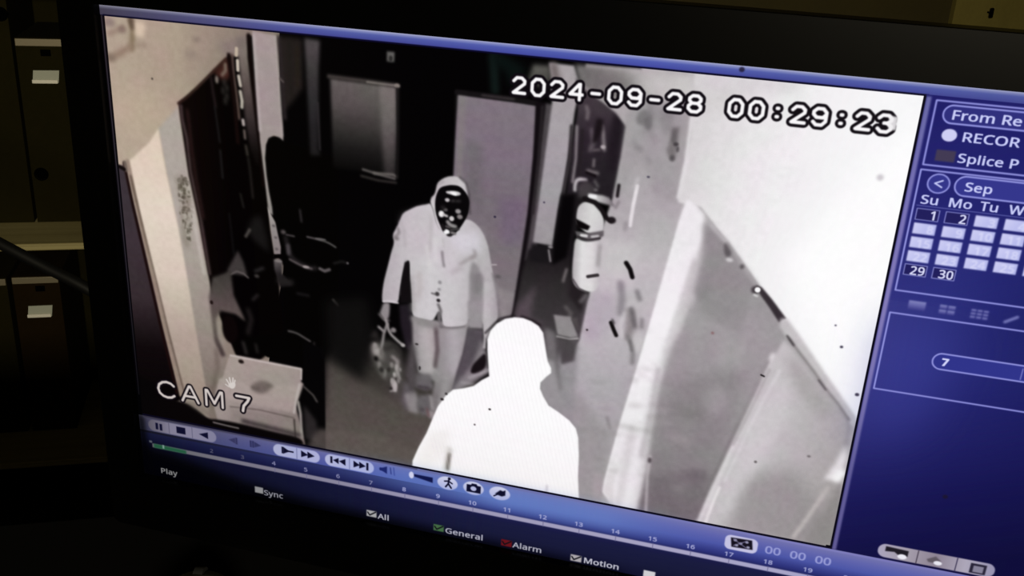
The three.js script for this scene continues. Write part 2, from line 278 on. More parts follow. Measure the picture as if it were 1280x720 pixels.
  sh([1010, 2, 1227, 0, 1228, 124, 1214, 248, 1202, 412, 1175, 608, 1141, 861, 1208, 926, 1216, 1006, 1021, 1011, 991, 736, 1010, 619, 1043, 559, 1055, 455, 1065, 332, 1083, 249, 1091, 170, 1095, 109, 1074, 86, 1048, 69, 1030, 59, 1010, 46], gr([1063, 97, 1140, 942], '172,165,168', '170,164,168', '190,184,188', '188,181,187', '172,166,172', '166,160,164', '170,164,164'), 2);
  sh([989, 4, 1099, 8, 1200, 7, 1215, 37, 1119, 59, 1048, 63, 1001, 38], gr([1011, 14, 1202, 24], '112,108,108', '140,135,134', '176,172,172', '200,196,196'), 4);
  sh([1003, 15, 1114, 14, 1111, 55, 1022, 54], 'rgba(108,102,104,0.55)', 8);
  sh([1096, 79, 1118, 54, 1180, 55, 1212, 37, 1210, 141, 1207, 245, 1164, 239, 1130, 165, 1100, 231, 1092, 248], 'rgba(160,154,158,0.8)', 6);
  sh([1056, 460, 1091, 404, 1115, 494, 1080, 553, 1052, 558], 'rgba(178,164,178,0.8)', 9); sh([1061, 333, 1147, 337, 1140, 421, 1071, 453], 'rgba(200,194,198,0.75)', 9);
  sh([996, 659, 1058, 685, 1124, 767, 1126, 945, 1074, 957, 1060, 780, 1019, 730], 'rgba(152,146,150,0.85)', 9); sh([1070, 856, 1119, 866, 1123, 946, 1074, 957], 'rgba(168,156,162,0.7)', 7);
  sh([990, 660, 1008, 583, 1043, 563, 1044, 725, 1018, 721], 'rgba(146,140,146,0.9)', 5);
  sh([1112, 92, 1118, 78, 1129, 74, 1140, 80, 1142, 101, 1138, 113, 1128, 105, 1116, 102], '124,118,122', 3); sh([1129, 90, 1140, 83, 1142, 101, 1139, 113, 1132, 105], '98,92,96', 2.6); sh([1142, 110, 1150, 121, 1158, 135, 1147, 133, 1138, 119], 'rgba(142,136,140,0.8)', 4);
  sh([1179, 102, 1195, 98, 1194, 120, 1194, 143, 1191, 164, 1181, 158, 1175, 145, 1179, 126], '122,115,118', 3); sh([1182, 102, 1191, 104, 1190, 131, 1182, 129], '102,96,99', 2.4); dot(1191, 132, 5, 4, '70,64,68', 1.6); dot(1187, 159, 5, 6, '84,78,82', 2); dot(1195, 141, 3, 6, '84,78,82', 1.8);
  for (const [p, w, c] of [[[1112, 137, 1122, 151], 8, '148,142,146'], [[1117, 146, 1129, 149], 6, '132,126,130'], [[1138, 164, 1148, 171], 7, '142,137,141'], [[1154, 185, 1167, 204, 1166, 223], 12, '160,152,158']]) ln(p, w, c, 4);
  sh([1157, 58, 1186, 60, 1182, 106, 1170, 123, 1151, 88], 'rgba(126,120,124,0.55)', 6); sh([1126, 46, 1150, 52, 1148, 110, 1131, 123], 'rgba(128,122,126,0.6)', 6);
  ln([1128, 220, 1124, 260, 1122, 300], 7, '226,220,224', 1.6); ln([1123, 223, 1128, 204], 5, 'rgba(206,200,204,0.8)', 3); ln([1093, 223, 1092, 245], 6, '24,18,22', 1.8); ln([1114, 296, 1113, 309], 8, '150,144,148', 3);
  ln([1122, 377, 1131, 389, 1137, 405], 9, '14,10,12', 1.4); ln([1104, 508, 1111, 523, 1117, 534], 8, '14,10,12', 1.4); ln([1106, 501, 1110, 509], 4, '60,54,58', 2);
  ln([1115, 422, 1121, 450, 1121, 484], 14, 'rgba(132,124,132,0.85)', 4); ln([1149, 433, 1156, 449], 10, 'rgba(128,120,126,0.85)', 3.4); ln([1140, 481, 1145, 506, 1142, 533], 20, 'rgba(140,132,136,0.9)', 4.4); ln([1142, 472, 1152, 509], 9, 'rgba(104,98,102,0.9)', 3); ln([1165, 491, 1166, 508], 8, 'rgba(120,114,118,0.8)', 3);
  ln([1141, 532, 1154, 558, 1155, 590], 9, 'rgba(120,114,118,0.8)', 3.4); ln([1146, 541, 1152, 562], 6, 'rgba(92,86,90,0.8)', 2.6); ln([1129, 483, 1123, 510, 1129, 536], 6, 'rgba(214,208,212,0.7)', 3.4); ln([1161, 530, 1166, 556], 22, 'rgba(206,200,204,0.6)', 6);
  dot(1057, 532, 2.5, 2.5, '70,64,68', 0.8); dot(1147, 200, 3, 2, '80,74,90', 1); ln([1115, 721, 1124, 748], 5, 'rgba(120,114,116,0.8)', 3);
  // paper on the floor
  sh([986, 510, 1022, 509, 1040, 551, 1026, 555, 997, 553], '142,136,139', 2); ln([996, 557, 1023, 559, 1040, 554], 4, '182,176,178', 1.8); sh([1022, 513, 1035, 507, 1041, 542], '80,74,76', 2.4); sh([996, 560, 1039, 560, 1036, 606, 1010, 619], '74,68,72', 3.4); sh([969, 540, 992, 550, 1003, 612, 1014, 674, 1000, 706, 978, 644], '112,106,110', 5);

  // fire extinguisher
  ln([1009, 243, 1008, 227, 1015, 220, 1028, 221], 7, '188,182,186', 2, true); sh([1013, 234, 1028, 221, 1047, 232, 1043, 251, 1018, 258], '64,58,62', 3);
  sh([1036, 247, 1064, 247, 1077, 250, 1091, 267, 1059, 262, 1037, 258], gr([1038, 250, 1085, 252], '230,226,228', '180,174,178', '120,114,118'), 2); ln([1040, 252, 1049, 252], 8, '238,234,238', 1.8);
  cu([1016, 282, 1021, 270, 1033, 262, 1050, 265, 1064, 277, 1072, 299, 1071, 323, 1059, 328, 1043, 329, 1030, 321, 1016, 310], gr([1021, 290, 1069, 299], '196,192,194', '216,213,214', '202,198,201'), 1.6);
  ln([1029, 258, 1050, 263, 1065, 277, 1076, 292, 1084, 296], 9, '22,17,20', 1.6); dot(1086, 294, 8, 7, '28,22,26', 1.8); ln([1091, 269, 1096, 255], 5, '130,124,128', 2.4);
  sh([1014, 300, 1030, 306, 1045, 312, 1041, 321, 1020, 319], '10,6,8', 1.6);
  sh([1016, 326, 1044, 326, 1072, 317, 1073, 328, 1063, 336, 1042, 341, 1020, 336], '96,90,94', 1.8); ln([1029, 333, 1039, 333], 6, '214,210,212', 1.4); ln([1050, 333, 1062, 330], 5, '196,192,194', 1.6); ln([1021, 337, 1043, 342, 1066, 334], 4, '52,46,50', 1.4);
  cu([1017, 338, 1030, 344, 1046, 344, 1072, 335, 1071, 365, 1072, 407, 1072, 439, 1060, 449, 1040, 449, 1022, 440, 1016, 415, 1016, 373], gr([1016, 390, 1073, 386], '176,170,174', '222,220,221', '218,215,216', '186,181,184'), 1.8);
  ln([1049, 417, 1068, 411], 7, '50,46,48', 1.2); ln([1067, 349, 1067, 390], 6, 'rgba(146,140,144,0.8)', 3); ln([1019, 427, 1033, 445, 1050, 451], 3, '70,64,68', 1.6);
  ln([1039, 473, 1050, 456], 7, '100,94,98', 3);

  // bright wall, upper right
  sh([1209, -8, 1614, -18, 1633, 105, 1661, 570, 1597, 638, 1471, 494, 1381, 387, 1302, 299, 1252, 246, 1207, 242, 1210, 194, 1217, 125, 1215, 66], gr([1217, 155, 1510, 208], '214,210,212', '232,229,231', '242,240,242', '248,247,249'), 2);
  sh([1084, 4, 1256, 0, 1340, 10, 1263, 61, 1206, 60, 1117, 47], 'rgba(206,202,202,0.55)', 12); sh([1210, -5, 1392, -9, 1396, 16, 1213, 26], 'rgba(214,208,212,0.8)', 10);
  sh([1417, 330, 1610, 24, 1633, 105, 1595, 531, 1592, 632], 'rgba(254,253,254,0.95)', 20);
  ln([1213, 49, 1214, 103, 1213, 163, 1207, 233], 6, 'rgba(232,228,231,0.9)', 2.4);
  dot(1378, 168, 60, 20, 'rgba(236,232,236,0.6)', 16);
  sh([1225, 240, 1246, 247, 1295, 300, 1383, 400, 1482, 514, 1615, 658, 1647, 1002, 1113, 1031, 1134, 784, 1170, 555, 1208, 328], gr([1236, 308, 1576, 766], '186,181,184', '160,154,158', '180,174,177'), 3);
  // counter top edge running towards the camera
  sh([1224, 234, 1240, 241, 1260, 260, 1269, 288, 1274, 351, 1261, 419, 1242, 542, 1235, 597, 1229, 689, 1228, 765, 1228, 922, 1209, 938, 1157, 938, 1123, 905, 1124, 877, 1142, 744, 1166, 600, 1188, 456, 1206, 337, 1216, 271], gr([1177, 626, 1258, 632], '240,236,240', '230,226,230', '200,195,198', '168,162,166'), 2.2);
  sh([1224, 237, 1243, 247, 1255, 266, 1249, 342, 1225, 476, 1202, 585, 1184, 698, 1165, 807, 1146, 860, 1147, 940, 1123, 905, 1124, 877, 1142, 744, 1166, 600, 1188, 456, 1206, 337, 1216, 271], gr([1191, 315, 1140, 942], '236,232,236', '244,240,244', '240,236,240', '234,230,234', '212,206,208'), 3);
  sh([1240, 247, 1258, 261, 1261, 305, 1253, 354, 1243, 340, 1248, 283], '238,234,238', 4);
  ln([1264, 427, 1266, 460, 1264, 469], 9, '220,215,219', 4); ln([1221, 546, 1223, 599, 1224, 644], 8, 'rgba(198,192,196,0.8)', 4); ln([1209, 593, 1204, 694, 1195, 800], 7, 'rgba(160,154,158,0.7)', 5); ln([1172, 738, 1163, 856, 1157, 938], 16, 'rgba(196,190,194,0.7)', 7);
  // grey board
  sh([1264, 272, 1281, 286, 1308, 308, 1342, 346, 1378, 387, 1427, 446, 1472, 498, 1526, 557, 1593, 635, 1597, 780, 1610, 971, 1483, 982, 1350, 982, 1196, 986, 1212, 806, 1216, 655, 1229, 545, 1244, 507, 1262, 427, 1269, 336], gr([1306, 330, 1258, 915], '148,142,146', '160,154,158', '154,148,152', '142,135,139', '118,110,115'), 5);
  sh([1261, 273, 1304, 314, 1366, 386, 1357, 488, 1286, 466, 1267, 418, 1272, 335], 'rgba(146,140,144,0.9)', 7); sh([1245, 516, 1320, 494, 1412, 495, 1384, 623, 1289, 752, 1218, 786, 1219, 654], 'rgba(156,150,154,0.8)', 14);
  sh([1237, 614, 1331, 579, 1384, 569, 1341, 779, 1214, 825, 1220, 728], 'rgba(134,127,131,0.75)', 14); sh([1219, 844, 1327, 801, 1336, 818, 1319, 925, 1222, 931], 'rgba(112,105,109,0.75)', 9);
  for (const [x, y, a, b, c] of [[1331, 642, 22, 34, 'rgba(170,163,168,0.5)'], [1272, 746, 26, 12, 'rgba(156,146,150,0.5)'], [1332, 526, 12, 42, 'rgba(172,166,170,0.45)'], [1314, 823, 24, 12, 'rgba(104,98,102,0.5)'], [1285, 859, 20, 14, 'rgba(140,131,136,0.5)'], [1280, 679, 34, 14, 'rgba(122,116,119,0.5)'], [1278, 408, 12, 26, 'rgba(134,128,132,0.6)'], [1363, 530, 8, 34, 'rgba(180,174,178,0.4)'], [1311, 370, 16, 14, 'rgba(140,132,136,0.5)']]) dot(x, y, a, b, c, 9);
  for (let i = 0; i < 46; i++) { const a = i * 2.399, k = 14 + (i * 37) % 190; dot(1190 + k * 0.72 * Math.cos(a) - (i % 7) * 9, 700 + k * Math.sin(a), 8 + (i * 13) % 22, 3 + (i * 7) % 5, i % 2 ? 'rgba(108,101,105,0.16)' : 'rgba(182,175,180,0.16)', 4); }
  ln([1214, 796, 1213, 845, 1219, 934], 5, 'rgba(206,199,203,0.7)', 2.6); dot(1214, 806, 4, 7, '80,72,76', 2);
  // dark rail on the board's upper edge
  ln([1271, 276, 1294, 297, 1308, 308], 5, 'rgba(192,187,190,0.9)', 3); cu([1302, 308, 1311, 310, 1321, 328, 1313, 340, 1305, 330], '92,85,90', 2.6); dot(1317, 342, 7, 4, '206,202,205', 2); ln([1308, 308, 1343, 349, 1372, 385], 5, 'rgba(170,164,168,0.8)', 3.4);
  dot(1342, 352, 4, 5, 'rgba(70,64,68,0.8)', 2);
  sh([1372, 385, 1384, 388, 1406, 409, 1438, 444, 1426, 454, 1401, 423, 1383, 403], '54,46,52', 1.8); dot(1373, 395, 8, 8, '70,62,68', 2); dot(1377, 394, 5.4, 5.6, '252,250,252', 1); ln([1372, 405, 1378, 407], 4, '216,212,214', 1.6);
  sh([1428, 445, 1440, 444, 1468, 475, 1523, 540, 1601, 630, 1599, 652, 1566, 614, 1511, 557, 1466, 510, 1428, 462], '196,191,194', 3);
  ln([1449, 484, 1474, 512, 1507, 547, 1529, 574, 1561, 606, 1587, 636], 5, 'rgba(112,105,108,0.85)', 2.4); ln([1445, 479, 1460, 497], 4, '70,64,68', 1.8); ln([1517, 562, 1533, 580], 4, '60,54,58', 1.8);
  // second board, paler, with its ridge
  sh([1440, 487, 1476, 522, 1516, 566, 1559, 610, 1586, 644, 1591, 763, 1605, 976, 1483, 982, 1327, 984, 1344, 856, 1377, 734, 1405, 619, 1428, 527], gr([1414, 726, 1576, 766], '196,190,194', '188,182,186', '178,172,175', '168,162,163'), 3);
  sh([1409, 803, 1498, 764, 1573, 842, 1602, 941, 1478, 947, 1387, 941], 'rgba(146,139,142,0.75)', 16); sh([1451, 506, 1513, 567, 1567, 623, 1541, 646, 1488, 603, 1458, 556], 'rgba(166,160,163,0.8)', 10);
  sh([1401, 692, 1429, 614, 1458, 556, 1472, 642, 1447, 738, 1406, 842, 1383, 916, 1371, 889], 'rgba(206,200,205,0.7)', 9);
  ln([1425, 524, 1414, 578, 1401, 634, 1387, 695, 1369, 773, 1352, 844, 1331, 938], 11, '214,208,212', 3); ln([1442, 555, 1425, 611, 1409, 668, 1393, 734, 1371, 822], 6, 'rgba(212,206,210,0.9)', 2.6); ln([1423, 555, 1410, 611, 1394, 671, 1377, 734], 5, 'rgba(150,143,147,0.6)', 2.4);
  ln([1363, 840, 1356, 872, 1348, 914, 1345, 939], 6, '228,222,225', 2); ln([1418, 537, 1404, 601, 1389, 658, 1373, 720, 1355, 791, 1336, 867, 1322, 920], 5, 'rgba(112,104,108,0.75)', 3);
  sh([1590, 690, 1598, 715, 1594, 781, 1581, 776, 1562, 777, 1577, 738], '226,220,224', 5); ln([1586, 768, 1593, 755], 16, '244,242,244', 4); ln([1573, 795, 1555, 847, 1540, 889, 1526, 924], 8, 'rgba(192,184,184,0.9)', 3.4); sh([1588, 792, 1598, 784, 1604, 933, 1549, 938], 'rgba(138,132,132,0.8)', 7);
  ln([1409, 570, 1415, 572], 3.4, '20,16,18', 0.8); dot(1305, 497, 3, 3, '140,108,110', 1.4); dot(1526, 731, 3.6, 2.4, '110,104,106', 1.4); dot(1426, 765, 3, 3, '110,104,106', 1);

  // low box with papers, bottom left
  sh([244, 730, 278, 730, 337, 731, 423, 734, 420, 768, 426, 773, 405, 834, 422, 906, 426, 931, 329, 925, 202, 912, 193, 861, 213, 800, 222, 795], gr([258, 735, 350, 904], '164,150,144', '158,146,140', '150,138,134', '128,116,112'), 2);
  sh([213, 800, 274, 797, 418, 779, 405, 826, 396, 853, 332, 848, 206, 848], 'rgba(166,153,148,0.8)', 5); ln([246, 733, 337, 735, 419, 736], 4, 'rgba(196,186,182,0.8)', 1.6); ln([421, 736, 420, 762], 4, '188,178,174', 1.6); ln([416, 775, 407, 813, 400, 852], 5, 'rgba(190,181,177,0.8)', 2);
  cu([288, 805, 319, 781, 357, 788, 338, 806, 324, 819, 302, 817], '108,98,93', 4); ln([298, 805, 314, 806], 5, '92,82,78', 3); dot(272, 744, 7, 5, '26,18,16', 1.8);
  ln([238, 867, 312, 861, 398, 865], 4, 'rgba(94,84,80,0.8)', 1.8); sh([238, 873, 307, 868, 395, 874, 394, 920, 238, 905], 'rgba(136,124,120,0.9)', 4); ln([400, 869, 402, 919], 4, '60,52,50', 1.8);
  ln([411, 821, 416, 849, 418, 911], 7, '150,142,138', 2); ln([210, 724, 211, 774, 195, 829, 192, 871], 9, 'rgba(96,84,78,0.7)', 5); ln([426, 779, 449, 797, 458, 812], 4, '84,78,76', 2);
  sh([425, 826, 455, 862, 460, 915, 426, 914], '40,36,37', 5);
  // black shape along the bottom left
  cu([-43, 852, 40, 879, 94, 878, 129, 879, 157, 895, 177, 911, 198, 908, 269, 907, 350, 912, 420, 913, 423, 944, -57, 986], '7,4,5', 2.4); sh([-8, 825, 44, 845, 41, 922, -21, 956], '6,4,5', 5);
  ln([191, 918, 227, 920, 256, 921], 4, '112,104,104', 1.6); ln([269, 899, 330, 903, 410, 908], 12, 'rgba(54,46,48,0.9)', 4); sh([109, 873, 155, 874, 191, 897, 190, 908, 165, 902], 'rgba(120,106,100,0.7)', 4);
  // wet floor strip just above the toolbar
  sh([461, 881, 607, 868, 702, 894, 688, 943, 529, 941, 430, 934], 'rgba(92,84,80,0.75)', 6);

  // ------------------------------------------------------------ masked man
  sh([652, 543, 677, 535, 683, 584, 682, 641, 670, 643, 656, 589], '32,26,33', 3);
  // trousers and shoes
  sh([681, 562, 766, 566, 808, 552, 806, 591, 797, 639, 788, 683, 782, 718, 765, 764, 759, 801, 728, 803, 730, 748, 735, 708, 716, 707, 698, 695, 684, 640], gr([740, 565, 736, 746], '150,143,146', '150,144,147', '148,142,145', '118,112,114'), 3);
  sh([696, 586, 733, 583, 740, 631, 736, 673, 727, 694, 705, 694, 695, 648], gr([695, 638, 740, 631], '160,153,156', '178,170,173', '168,158,160'), 4);
  sh([756, 583, 802, 570, 793, 630, 783, 683, 763, 699, 755, 647], gr([754, 628, 800, 624], '150,144,148', '172,167,171', '160,154,158'), 4);
  ln([735, 579, 740, 631, 736, 673], 9, '92,80,84', 3.4); ln([739, 534, 741, 556, 746, 577], 7, '112,106,110', 2.4); ln([685, 569, 713, 574, 737, 575], 14, 'rgba(140,134,136,0.9)', 4); ln([746, 577, 770, 575, 798, 567], 5, '112,106,110', 2.4); ln([765, 683, 760, 722, 748, 784], 14, '150,145,147', 4);
  sh([689, 697, 727, 694, 735, 727, 713, 735, 688, 728], '104,97,102', 4); ln([699, 728, 721, 728], 7, '66,58,64', 3.4); sh([662, 721, 684, 727, 692, 755, 672, 798, 659, 771], '88,82,86', 6);
  sh([666, 754, 690, 740, 703, 763, 700, 797, 678, 793], '136,130,132', 4.4); sh([699, 750, 728, 742, 731, 787, 709, 799, 696, 778], '100,94,98', 4); ln([728, 748, 733, 777], 7, '150,144,146', 3); dot(709, 783, 6, 5, '80,72,76', 3); dot(731, 791, 10, 9, '140,132,134', 3); ln([720, 779, 724, 796], 5, '100,76,78', 2.4);
  dot(693, 627, 4, 2.6, '66,60,62', 1); dot(701, 683, 2.6, 5, '60,54,56', 1); sh([679, 622, 691, 639, 696, 705, 684, 756, 669, 701], '78,72,75', 6);
  // light puddle of floor between him and the white figure
  sh([805, 571, 840, 569, 839, 632, 820, 673, 793, 712, 772, 740, 784, 679, 797, 630], '82,76,82', 2.6); sh([837, 591, 849, 621, 855, 666, 807, 710, 772, 730, 792, 693, 819, 654], '128,121,126', 4.4); cu([846, 619, 850, 639, 847, 660, 827, 675, 814, 674, 819, 654, 832, 637], '22,16,20', 2);
  ln([813, 686, 841, 669, 858, 658], 5, '172,166,170', 3); ln([796, 700, 824, 699], 4, 'rgba(182,176,180,0.7)', 3);
  // jacket
  cu([719, 307, 708, 312, 687, 318, 670, 329, 657, 337, 650, 357, 643, 373, 635, 387, 640, 403, 633, 425, 626, 457, 618, 488, 614, 514, 613, 537, 616, 543, 631, 539, 650, 540, 652, 516, 657, 482, 663, 453, 669, 438, 674, 441, 674, 467, 678, 493, 681, 529, 681, 562, 695, 565, 715, 566, 728, 567, 734, 555, 741, 538, 747, 555, 751, 575, 767, 574, 793, 568, 805, 560, 806, 545, 839, 547, 841, 567, 846, 593, 857, 573, 868, 549, 868, 508, 862, 468, 854, 440, 846, 406, 841, 381, 832, 361, 821, 345, 806, 334, 792, 331, 776, 340, 760, 359, 734, 366], gr([623, 431, 873, 437], '178,172,176', '196,189,194', '204,198,203', '200,194,199', '182,176,180', '176,170,174'), 1.7);
  sh([657, 347, 708, 322, 725, 347, 719, 416, 679, 440, 666, 407], 'rgba(196,188,194,0.8)', 9); sh([760, 367, 823, 353, 829, 397, 787, 406, 769, 392], 'rgba(212,206,216,0.8)', 8);
  sh([809, 420, 820, 426, 835, 455, 838, 500, 835, 540, 808, 545, 805, 491, 804, 447], '142,136,140', 3.4); sh([812, 446, 827, 444, 832, 473, 823, 492, 812, 481], '126,120,124', 4); sh([803, 510, 837, 501, 840, 567, 807, 571], '150,144,148', 3.4);
  ln([806, 414, 816, 406, 812, 396], 5, '148,138,142', 3); ln([783, 431, 799, 418, 812, 410], 6, 'rgba(150,140,144,0.8)', 3.4); ln([766, 451, 788, 438], 6, 'rgba(168,160,164,0.8)', 4); ln([744, 409, 746, 426, 749, 440], 5, '132,126,130', 2); ln([745, 381, 747, 398], 4, 'rgba(186,180,184,0.8)', 2);
  ln([678, 476, 682, 515, 683, 551], 8, 'rgba(160,154,156,0.85)', 4); ln([694, 464, 698, 494, 693, 518], 12, 'rgba(180,170,172,0.7)', 6); ln([718, 334, 719, 378, 717, 413], 5, 'rgba(178,172,174,0.8)', 3); ln([710, 400, 718, 452], 5, 'rgba(216,212,214,0.7)', 3); ln([728, 380, 731, 432], 6, 'rgba(214,210,212,0.7)', 3.4);
  dot(741, 477, 4, 4, '140,134,140', 1.8); dot(740, 493, 3.6, 3.6, '150,144,150', 1.8); ln([724, 504, 731, 505], 4, '110,104,108', 1.6); dot(736, 504, 5, 5, '62,56,60', 1.6); dot(739, 518, 4.4, 4, '40,34,38', 1.4); ln([739, 527, 745, 541, 743, 559], 6, '104,98,102', 2.2);
  ln([640, 393, 650, 381, 647, 371], 5, '132,126,128', 2.4); dot(645, 394, 5, 4, '120,114,116', 2.4); ln([652, 357, 661, 373, 663, 407], 5, 'rgba(172,166,170,0.8)', 3.4); ln([665, 438, 665, 469, 656, 519], 3, 'rgba(150,144,148,0.7)', 2);
  sh([663, 444, 672, 439, 673, 467, 676, 494, 679, 533, 654, 537, 655, 501, 658, 475], '16,12,15', 1.8); ln([616, 540, 634, 537, 649, 538], 4, '208,202,206', 1.6);
  sh([837, 460, 862, 461, 868, 517, 862, 572, 846, 593, 838, 540], gr([837, 504, 868, 503], '190,184,188', '182,176,180', '160,154,158'), 3); ln([842, 548, 844, 585, 843, 609], 6, '184,178,182', 2); 
  ln([853, 440, 863, 473, 873, 534], 4, 'rgba(110,104,108,0.8)', 2.4); dot(865, 445, 6, 4, '90,84,88', 2.4); ln([848, 422, 860, 420], 3, '170,162,166', 1.2);
  // hood and black glossy mask
  cu([728, 269, 733, 260, 745, 251, 758, 246, 771, 246, 785, 252, 792, 263, 795, 277, 795, 300, 791, 329, 780, 356, 764, 372, 747, 373, 734, 356, 727, 336, 725, 321, 718, 312, 716, 297, 724, 290, 727, 279], gr([731, 256, 792, 307], '186,180,182', '200,194,198', '196,190,196'), 1.6);
  ln([719, 304, 723, 316, 727, 329, 734, 354, 745, 371], 5, '208,203,206', 2); ln([733, 267, 743, 259], 3, 'rgba(150,144,148,0.8)', 2);
  ln([776, 247, 790, 258, 796, 280, 800, 319], 4, 'rgba(70,64,68,0.9)', 2);
  cu([735, 273, 749, 267, 763, 264, 777, 265, 790, 276, 798, 290, 798, 306, 796, 323, 786, 343, 777, 358, 765, 372, 755, 371, 746, 368, 741, 358, 732, 341, 726, 321, 726, 299, 729, 286], '8,6,8', 1.3);
  cu([746, 280, 757, 277, 774, 276, 781, 281, 774, 286, 764, 285, 751, 284], '206,202,204', 1.4); cu([754, 279, 771, 279, 772, 285, 764, 286], '248,246,248', 1.6);
  cu([746, 295, 753, 292, 758, 297, 753, 302, 747, 300], '196,190,193', 1.4); ln([761, 298, 766, 297], 5, '52,48,50', 2); ln([771, 297, 778, 296], 5, '46,42,44', 2);
  dot(748, 318, 5, 3.6, '96,90,92', 1.6); dot(740, 328, 6, 7, '238,234,236', 1.5); ln([745, 329, 752, 331], 5, '196,190,192', 1.6); dot(775, 318, 6, 5, '150,144,146', 1.5); dot(779, 329, 6, 5, '132,124,126', 1.5);
  dot(762, 335, 5.4, 5.4, '206,200,202', 1.4); dot(743, 314, 5, 5, '34,30,32', 2.4);
  ln([754, 343, 759, 349, 770, 351], 8, '146,140,142', 1.9); ln([751, 353, 758, 354], 5, '84,78,80', 1.6); ln([761, 359, 777, 355], 5, '62,58,60', 1.6); dot(752, 365, 7, 6, '246,244,246', 1.5); ln([763, 365, 770, 366], 6, '124,118,120', 1.6); dot(758, 371, 6, 3, '30,26,28', 1.6); ln([743, 351, 746, 361], 5, '30,26,28', 1.6);
  // his hand, the straps and the torn bag
  cu([616, 543, 631, 539, 631, 559, 629, 578, 620, 584, 607, 571, 613, 555], '142,136,138', 2.4); ln([607, 571, 620, 584, 629, 582], 5, '100,94,96', 2.4);
  cu([591, 638, 606, 639, 624, 628, 639, 633, 657, 645, 659, 673, 665, 701, 662, 731, 651, 773, 638, 761, 630, 727, 613, 720, 602, 705, 585, 673], 'rgba(78,74,72,0.85)', 6);
  ln([622, 580, 628, 603, 635, 615, 650, 627, 662, 635], 6, '158,152,152', 2); ln([626, 590, 618, 614, 615, 637, 611, 657], 6, '138,132,132', 2); ln([606, 601, 617, 609], 6, '148,142,142', 2); dot(640, 603, 6, 6, '136,130,130', 2); ln([631, 608, 638, 603], 5, '122,116,116', 2); dot(615, 592, 5, 5, '8,6,6', 2); dot(662, 635, 5, 4, '170,164,164', 1.8);
  cu([587, 650, 598, 636, 611, 649, 621, 663, 617, 683, 606, 677, 593, 672], '116,111,108', 4); dot(602, 660, 8, 9, '156,150,148', 3.4); ln([606, 683, 613, 707, 621, 721], 9, '96,91,89', 4); ln([639, 667, 650, 675, 649, 704, 642, 735], 8, '140,134,132', 3); dot(642, 737, 6, 9, '150,144,142', 3); dot(647, 720, 4, 6, '60,55,54', 2); ln([650, 700, 656, 718], 5, '150,144,143', 2.4);
  ln([643, 725, 645, 748], 6, '168,162,160', 2.4); ln([632, 719, 630, 743], 5, 'rgba(50,46,44,0.8)', 3); for (const [x, y, a, b, c] of [[598, 648, 5, 8, '142,136,134'], [613, 660, 4, 8, '108,102,100'], [608, 692, 4, 9, '120,114,112'], [621, 709, 4, 10, '112,107,105'], [637, 687, 5, 7, '126,120,118'], [648, 691, 4, 8, '156,150,148'], [643, 709, 3, 6, '178,172,170'], [656, 695, 3, 5, '140,135,134'], [638, 726, 4, 8, '160,154,152'], [653, 723, 3, 6, '128,122,121']]) dot(x, y, a, b, c, 2.2);
  dot(600, 678, 5, 6, '14,12,12', 2.6); dot(613, 703, 5, 7, '34,31,30', 3); dot(636, 746, 3.6, 6, '30,27,26', 2.4); dot(630, 700, 4, 6, '42,38,37', 2.6); ln([634, 752, 643, 748], 4, '150,146,144', 2); ln([645, 732, 645, 746], 8, '176,170,168', 2.6); ln([621, 651, 642, 640, 654, 653], 10, 'rgba(40,36,36,0.8)', 5); ln([591, 628, 598, 614, 604, 632], 7, 'rgba(52,48,47,0.8)', 5);

  // ------------------------------------------------------------ man in white seen from behind
  const fig = [850, 611, 849, 589, 855, 568, 868, 549, 885, 536, 905, 529, 923, 528, 940, 532, 956, 540, 967, 554, 972, 577, 977, 600, 981, 617, 989, 631, 990, 642, 980, 653, 969, 668, 969, 683, 977, 700, 990, 719, 1013, 731, 1037, 746, 1052, 762, 1059, 784, 1064, 828, 1066, 877, 1073, 937, 688, 960, 689, 918, 703, 879, 720, 841, 733, 802, 745, 768, 763, 737, 778, 721, 802, 713, 824, 703, 841, 686, 857, 674, 854, 648];
  ln([849, 589, 855, 568, 868, 548, 886, 534, 906, 527], 6, 'rgba(40,34,38,0.55)', 2.4); ln([920, 526, 944, 531, 958, 538], 7, 'rgba(24,18,22,0.75)', 2); ln([844, 575, 857, 559, 873, 538, 903, 526], 5, 'rgba(30,24,28,0.7)', 1.8);
  sh([962, 610, 993, 613, 1016, 693, 1075, 796, 1062, 799, 1002, 734, 965, 703], '150,144,149', 4); sh([1048, 773, 1092, 793, 1106, 950, 1064, 959], '156,149,153', 4);
  sh(fig, gr([912, 537, 890, 957], '253,250,253', '254,252,254', '253,251,253', '250,247,249', '243,240,241'), 1.5);
  ln([774, 871, 771, 896, 770, 925], 14, 'rgba(196,191,188,0.9)', 4); ln([775, 883, 772, 921], 8, 'rgba(112,106,100,0.85)', 2.6); ln([1000, 916, 1000, 941], 5, 'rgba(200,196,200,0.9)', 2);
  sh([729, 837, 774, 818, 769, 880, 722, 931, 699, 920], 'rgba(238,234,232,0.7)', 8); dot(754, 749, 4, 3, '44,38,40', 1.2); dot(763, 734, 3, 3, '60,54,56', 1.2); dot(862, 753, 3, 2.4, '70,64,66', 0.8); dot(830, 797, 2.4, 2.4, '110,104,106', 0.8);
  // fine slanting weave of the shirt
  g.save(); trace(fig, false, true); g.clip(); soft(0.8); g.strokeStyle = 'rgba(222,216,220,0.24)'; g.lineWidth = 1.6;
  for (let i = 0; i < 90; i++) { g.beginPath(); g.moveTo(640 + i * 9, 520); g.lineTo(760 + i * 9, 960); g.stroke(); } soft(0); g.restore();
  g.restore();

